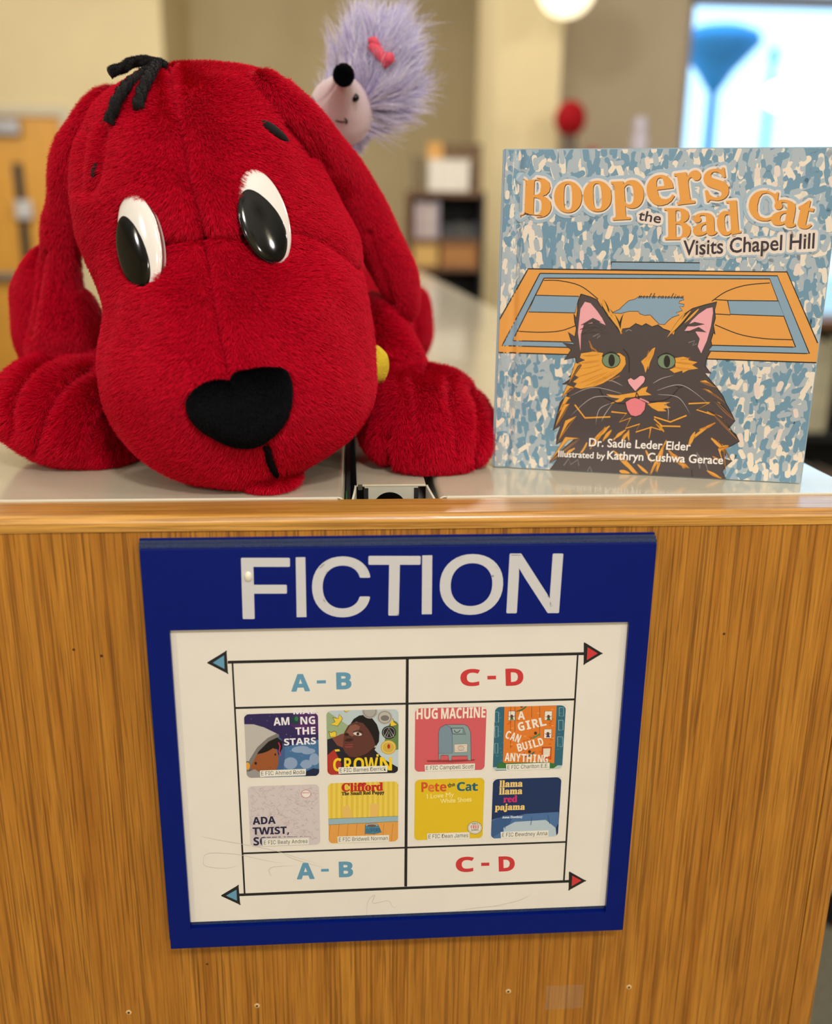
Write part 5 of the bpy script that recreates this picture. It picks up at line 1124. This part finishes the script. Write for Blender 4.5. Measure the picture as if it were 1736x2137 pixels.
# ---- yarn tuft
M_YARN = mat('black_yarn', (5, 5, 6), 0.9, 0.3, 700, bump=0.8, bscale=2500)
root, rn = cast(HT, 345, 152)
if root is None: root = atY(345, 150, .16)
YS_ = [[(344, 140, 0), (318, 130, .004), (284, 128, .006), (258, 140, .004), (228, 152, .0)],
       [(346, 140, -.002), (328, 134, -.006), (311, 158, -.006), (296, 190, -.006), (287, 224, -.002)],
       [(322, 142, .004), (300, 154, -.002), (268, 176, -.004), (246, 205, -.004), (227, 257, -.002)]]
for q, pts in enumerate(YS_):
    K = []
    for x, y, dy in pts:
        h, nn = cast(HT, x, y)
        vd = ray(x, y); vd = vd/np.linalg.norm(vd)
        base = h-vd*min((0.0045 if x < 338 else 0.002)/max(nn@-vd, 0.15), 0.02) if h is not None else atY(x, y, root[1]+dy)
        K.append(base)
    P = cr_interp(K, 70); R_ = [0.0030]*70
    V, Fc = tube_data(P, R_, 24, lobes=3, twist=620, amp=0.16); o = mesh_from('yarn_strand', V, Fc, M_YARN, dg, P[0], True)
    Vn = np.array(V[:70*24]); Fn = np.array([f for f in Fc if len(f) == 4])
    fur(o, Vn, Fn, int(2600*FURK)+300, 0.0012, F_BLACK, lambda P, N: np.tile([0.1, 0.1, -0.5], (len(P), 1)), lean=0.5, rad=0.00008, jitter=0.8, name='yarn_fuzz')

# ---- ears
def ear_part(name, shells, seed, nf, grooves, label=None, comb=(0.0, -0.1, -1.0)):
    A_ = []; k = 0; VV = []; FF = []
    for st_ in shells:
        V_, F_, _ = swept(st_, 110, 90, 2.3); N_ = vnormals(V_, F_); V_ = lumps(V_, N_, 0.0016, 75, seed); V_ = carve(V_, F_, grooves)
        VV.append(V_); FF.append(F_+k); k += len(V_)
    V_ = np.concatenate(VV); F_ = np.concatenate(FF); V_[:, 2] = np.maximum(V_[:, 2], 0.001)
    o = add_part(name, V_, F_, M_RED, dg, label=label)
    for vv, ff in zip(VV, [F_ - 0 for F_ in [swept(s, 110, 90, 2.3)[1] for s in shells]]):
        fur(o, vv, ff, int(nf*FURK/len(shells)), 0.0062, F_RED, lambda P, N: np.tile(comb, (len(P), 1)), lean=0.8, rad=0.00013)
    return o
ear_part('ear', [[(262, 205, .185, 12, .006), (235, 228, .185, 34, .014), (196, 275, .188, 42, .017), (160, 335, .192, 42, .018), (138, 400, .195, 34, .017), (131, 470, .198, 35, .017), (124, 540, .20, 33, .017), (123, 600, .20, 37, .018), (136, 650, .20, 56, .020), (143, 700, .20, 72, .021), (143, 745, .20, 74, .019), (140, 790, .20, 54, .012), (140, 805, .20, 10, .004)],
                 [(116, 505, .225, 6, .004), (98, 540, .225, 20, .012), (80, 590, .225, 34, .016), (72, 650, .225, 36, .018), (76, 710, .225, 34, .016), (92, 760, .225, 20, .010), (100, 775, .225, 6, .004)]], 11, 95000,
         [([(98, 520), (84, 600), (66, 700)], .005, 9), ([(150, 420), (152, 500), (165, 560)], .003, 8)], comb=(-0.1, -0.2, -1))
ear_part('ear', [[(548, 172, .140, 8, .005), (575, 195, .132, 24, .013), (622, 245, .140, 34, .018), (668, 305, .160, 36, .020), (714, 368, .185, 38, .020), (757, 438, .196, 38, .020), (795, 508, .200, 40, .021), (824, 572, .202, 40, .021), (842, 618, .203, 32, .018), (853, 646, .204, 18, .012), (857, 660, .205, 5, .004)]], 12, 90000,
         [([(600, 262), (650, 330), (700, 430), (745, 540)], .004, 8), ([(770, 480), (800, 560), (825, 630)], .006, 8), ([(640, 270), (680, 340)], .003, 9)], comb=(0.35, -0.1, -0.9))
# ---- front paws
def near_seams(grooves, wd_=11, mn=0.18):
    def f(P):
        px = projv(P); d = np.full(len(P), 1e9)
        for g_ in grooves: d = np.minimum(d, seg_dist(px, [tuple(q) for q in cr_interp(g_[0], 24)]))
        return mn+(1-mn)*np.clip(d/wd_, 0, 1)
    return f
def paw(rows, grooves, nf, seed, comb):
    grooves = [(g_[0], g_[1]*2.3, g_[2]) for g_ in grooves]
    V_, F_, _ = shaped(rows, 140, 190, 2.25, ins=11); N_ = vnormals(V_, F_); V_ = lumps(V_, N_, 0.001, 60, seed); V_ = carve(V_, F_, grooves); V_[:, 2] = np.maximum(V_[:, 2], 0.001)
    o = add_part('paw', V_, F_, M_RED, dg)
    fur(o, V_, F_, int(nf*FURK), 0.0066, F_RED, comb, lean=0.65, rad=0.00014, jitter=0.3, lenfn=near_seams(grooves)); return o
paw([(737, 120, 205, .150, .185, .5), (745, 72, 240, .130, .205, .5), (765, 34, 270, .112, .222, .46), (800, 10, 290, .098, .232, .4), (840, 2, 300, .090, .236, .34), (880, 6, 305, .089, .232, .26), (915, 28, 308, .092, .222, .2), (945, 66, 310, .098, .206, .15), (965, 125, 305, .106, .186, .12), (975, 190, 290, .114, .166, .1)],
    [([(128, 742), (85, 765), (52, 800), (34, 842), (30, 902)], .006, 8), ([(195, 772), (152, 795), (112, 842), (88, 902), (80, 930)], .0065, 9), ([(245, 835), (215, 862), (192, 905), (182, 945)], .003, 9)], 62000, 21, lambda P, N: np.tile([-0.75, -0.4, -0.55], (len(P), 1)))
paw([(770, 850, 905, .125, .165, .5), (780, 815, 940, .108, .182, .48), (800, 788, 972, .096, .195, .42), (830, 766, 1000, .088, .200, .36), (865, 752, 1020, .083, .200, .3), (900, 746, 1028, .079, .196, .25), (935, 752, 1028, .078, .186, .2), (962, 775, 1014, .080, .170, .15), (978, 815, 990, .085, .150, .12), (985, 870, 950, .092, .130, .1)],
    [([(848, 800), (857, 848), (864, 900), (872, 940)], .007, 7), ([(930, 800), (936, 848), (946, 893), (952, 945)], .006, 7), ([(975, 812), (991, 850), (994, 920), (986, 965)], .0065, 7), ([(812, 905), (808, 940), (815, 968)], .006, 8)], 60000, 22, lambda P, N: np.tile([0.15, -0.5, -0.8], (len(P), 1)))
# ---- arm, body, hind leg
def limb(name, shells, nf, comb, seed, dd=0.0058, grooves=()):
    V_, F_, _ = swept(shells, 90, 90, 2.1); N_ = vnormals(V_, F_); V_ = lumps(V_, N_, 0.0015, 60, seed); V_ = carve(V_, F_, grooves) if grooves else V_; V_[:, 2] = np.maximum(V_[:, 2], 0.001)
    o = add_part(name, V_, F_, M_RED, dg); fur(o, V_, F_, int(nf*FURK), dd, F_RED, lambda P, N: np.tile(comb, (len(P), 1)), lean=0.7, rad=0.00016); return o
limb('arm', [(770, 632, .262, 8, .01), (776, 660, .255, 40, .028), (792, 700, .235, 54, .036), (806, 735, .205, 60, .04), (822, 775, .185, 62, .038), (838, 815, .165, 55, .03), (845, 840, .155, 20, .015)], 36000, (0.4, -0.2, -0.8), 31, grooves=[([(770, 752), (820, 742), (862, 752)], .004, 8)])
limb('arm', [(330, 600, .26, 8, .01), (310, 640, .25, 44, .03), (285, 700, .24, 60, .036), (262, 760, .225, 62, .036), (240, 810, .2, 55, .03), (235, 835, .19, 20, .015)], 12000, (-0.3, -0.2, -0.8), 32)
# body: lies behind the head
B = [(0.285, .10, .05), (0.30, .135, .085), (0.34, .150, .105), (0.40, .148, .11), (0.46, .132, .10), (0.52, .10, .085), (0.56, .06, .055), (0.575, .02, .02)]
R_ = cr_interp([(y, a, h) for y, a, h in B], 80); cxb = atY(600, 600, 0.35)[0]
C_ = np.stack([np.full(80, cxb)+np.interp(R_[:, 0], [0.285, 0.575], [-.01, .03]), R_[:, 0], np.maximum(R_[:, 2]*0.62, 0.002)+0.0015], 1)
U_ = np.stack([R_[:, 1], 0*R_[:, 1], 0*R_[:, 1]], 1)*0.72; W_ = np.stack([0*R_[:, 1], 0*R_[:, 1], R_[:, 2]*0.62], 1)
V_, F_, _ = grid_mesh(C_, U_, W_, 110, 2.1); N_ = vnormals(V_, F_); V_ = lumps(V_, N_, 0.002, 40, 5); V_[:, 2] = np.maximum(V_[:, 2], 0.0015)
body = add_part('body', V_, F_, M_RED, dg); BODY_TOP = V_[:, 2].max()
fur(body, V_, F_, int(46000*FURK), 0.0062, F_RED, lambda P, N: np.tile([0.2, 0.6, -0.5], (len(P), 1)), lean=0.7, rad=0.0002)
limb('hind_leg', [(845, 600, .40, 8, .01), (852, 625, .40, 34, .03), (860, 665, .39, 38, .036), (862, 705, .385, 36, .036), (856, 735, .38, 26, .03), (848, 750, .37, 8, .01)], 16000, (0.2, -0.2, -0.8), 41)
limb('hind_leg', [(360, 560, .44, 8, .01), (350, 590, .43, 34, .03), (340, 640, .42, 40, .038), (336, 690, .41, 36, .038), (340, 725, .40, 28, .03), (350, 740, .39, 8, .01)], 6000, (-0.2, -0.2, -0.8), 42)
V, Fc = tube_data([atY(640, 640, .57), atY(660, 600, .62), atY(690, 610, .66)], [.022, .02, .008], 14); mesh_from('tail', V, Fc, M_RED, dg, None, True)
# ---- collar with yellow tag
M_YEL = mat('yellow_felt', (224, 196, 44), 0.9, 0.12, 300, bump=0.8, bscale=1500)
V, Fc = tube_data([atY(430, 690, .24), atY(560, 745, .235), atY(690, 745, .235), atY(790, 690, .24)], [.006]*4, 10); mesh_from('collar', V, Fc, mat('black_collar', (20, 20, 22), 0.8), dg, None, True)
TG = cr_interp([(740, 735), (760, 722), (785, 722), (796, 728), (808, 741), (812, 756), (811, 775), (803, 795), (795, 800), (770, 802), (745, 790), (738, 760), (740, 735)], 50)[:-1]
P = [atY(x, y, 0.12) for x, y in TG]; tg = prism('collar_tag', P, (0, 0.008, 0), M_YEL, dg, bevel=0.0016); tg['label'] = 'yellow felt collar tag'
for f in tg.data.polygons: f.use_smooth = True

# ------------------------------------------------------------------ small shaggy lilac animal behind the dog
YP = 0.280
pc = atY(778, 170, YP); kp = mpp(pc)
mz = empty('plush_hedgehog', (pc[0], YP, BODY_TOP+0.002), 'small shaggy lilac plush animal with black pompom nose perched behind the red dog', 'plush toy')
M_LIL = mat('lilac_backing', (150, 140, 198), 0.9, 0.1); F_LIL = plush_mat('lilac_pile', (170, 160, 224), (246, 242, 252), var=0.1)
M_FACE = mat('pale_pink_velvet', (214, 190, 196), 0.85, 0.05, 60, bump=0.3, bscale=900, sheen=0.3)
# body from its seat up to the head
# seat on the dog's back, leaning out to the right and up to the fluffy head
yb0 = BODY_TOP+0.002
kx = lambda px_: atY(px_, 300, YP)[0]
zt = pc[2]+0.034; zq = lambda y: atY(760, y, YP+0.012)[2]
PB = [(yb0, kx(668), .010), (yb0+0.010, kx(668), .020), ((yb0+zq(330))/2, kx(672), .019), (zq(330), kx(690), .017), (zq(262), kx(728), .020), (zq(215), kx(752), .026), (zq(175), kx(768), .027), (zq(135), kx(776), .023), (zq(100), kx(780), .014), (zq(90), kx(781), .002)]
R_ = cr_interp(PB, 80); n_ = 80
C_ = np.stack([R_[:, 1], np.full(n_, YP+0.012), R_[:, 0]], 1); rr = np.maximum(R_[:, 2], .001); O_ = 0*rr
V_, F_, _ = grid_mesh(C_, np.stack([rr, O_, O_], 1), np.stack([O_, rr*.95, O_], 1), 60, 2)
bd = add_part('body', V_, F_, M_LIL, mz, label='shaggy lilac body')
FACEP = [(648, 182), (668, 160), (700, 140), (730, 150), (742, 170), (752, 205), (758, 240), (745, 262), (722, 275), (690, 275), (655, 240), (640, 205)]
def keep_l(P):
    px = projv(P); return ~(inside_poly(px, FACEP) & (P[:, 1] < YP+0.012))
def comb_l(P, N):
    px = projv(P); dx = (px[:, 0]-735)/60; dz = (230-px[:, 1])/60
    return np.stack([dx*0.75+0.15, 0.1+0*dx, np.where(dz > 0, dz*1.0+0.35, dz*0.35)], 1)
def len_l(P):
    px = projv(P); h = np.clip((230-px[:, 1])/140, 0, 1); return (0.50+0.85*h+0.5*(px[:, 0] > 745)*(px[:, 1] > 200))*np.where(px[:, 1] > 268, 0.25, 1.0)*RNG.uniform(0.7, 1.2, len(P))
fur(bd, V_, F_, int(17000*FURK), 0.033, F_LIL, comb_l, lean=1.25, rad=0.00016, jitter=0.24, keep=keep_l, lenfn=len_l, pts=7, curl=0.0012, clump=130, tipr=0.2)
# face cone: from the head out to the nose
nt_ = atY(716, 160, YP-0.052); fb = atY(712, 232, YP-0.002)
ax_ = nt_-fb; L_ = np.linalg.norm(ax_); ax_ /= L_; s1 = np.cross(ax_, [0, 1, 0.2]); s1 /= np.linalg.norm(s1); s2 = np.cross(ax_, s1)
R_ = cr_interp([(-.35, .016), (-.15, .0245), (.1, .0242), (.35, .019), (.6, .0125), (.85, .0075), (1.0, .005), (1.06, .001)], 60)
C_ = fb+np.outer(R_[:, 0]*L_, ax_); rr = np.maximum(R_[:, 1], .0004)
V_, F_, _ = grid_mesh(C_, s1*rr[:, None], s2*rr[:, None], 60, 2)
V_ = carve(V_, F_, [([(703, 172), (685, 198), (664, 218)], .0007, 3)])
add_part('face', V_, F_, M_FACE, mz, label='pale pink velvet snout'); FT = bvh(V_, F_)
def ball(name, c, r, m, parent, n=24):
    V = []; Fc = []
    for j in range(n//2+1):
        for i in range(n): t = pi*j/(n//2); a = 2*pi*i/n; V.append((c[0]+r*sin(t)*cos(a), c[1]+r*sin(t)*sin(a), c[2]+r*cos(t)))
    for j in range(n//2):
        for i in range(n): Fc.append((j*n+i, j*n+(i+1) % n, (j+1)*n+(i+1) % n, (j+1)*n+i))
    V = np.array(V); Fc = np.array(Fc); return add_part(name, V, Fc, m, parent), V, Fc
nc = atY(717, 157, YP-0.056); o, V, Fc = ball('nose', nc, 19*mpp(nc), M_BLACKP, mz); o['label'] = 'black pompom nose'
fur(o, V, Fc, 5000, 0.0018, F_BLACK, lambda P, N: np.tile([0.1, 0, 0.1], (len(P), 1)), lean=0.2, rad=0.0001, jitter=0.5)
h, n = cast(FT, 741, 204, 0.75)
o, V, Fc = ball('eye', h, 0.0030, M_EYEB, mz)
for pts in ([(650, 176), (648, 190), (652, 204), (658, 213)], [(700, 251), (712, 254), (722, 254)], [(719, 246), (724, 252), (722, 259)]):
    stitched('mouth_stitch', pts, 0.0010, M_BLACKP, mz, FT, 0.0003, 16)
# red ribbon bow in the fluff
M_BOW = mat('coral_ribbon', (216, 74, 96), 0.8, 0.2, 300)
V, Fc = join_data([tube_data([atY(*p, YP-0.020) for p in ((772, 92), (786, 104), (798, 120), (810, 138))], [.003, .0045, .004, .0035], 10), tube_data([atY(*p, YP-0.021) for p in ((800, 118), (812, 122), (818, 132))], [.003, .005, .003], 10), tube_data([atY(*p, YP-0.021) for p in ((768, 86), (780, 84), (792, 96))], [.002, .003, .002], 8)])
mesh_from('ribbon_bow', V, Fc, M_BOW, mz, None, True)['label'] = 'coral red bow half buried in the fluff'
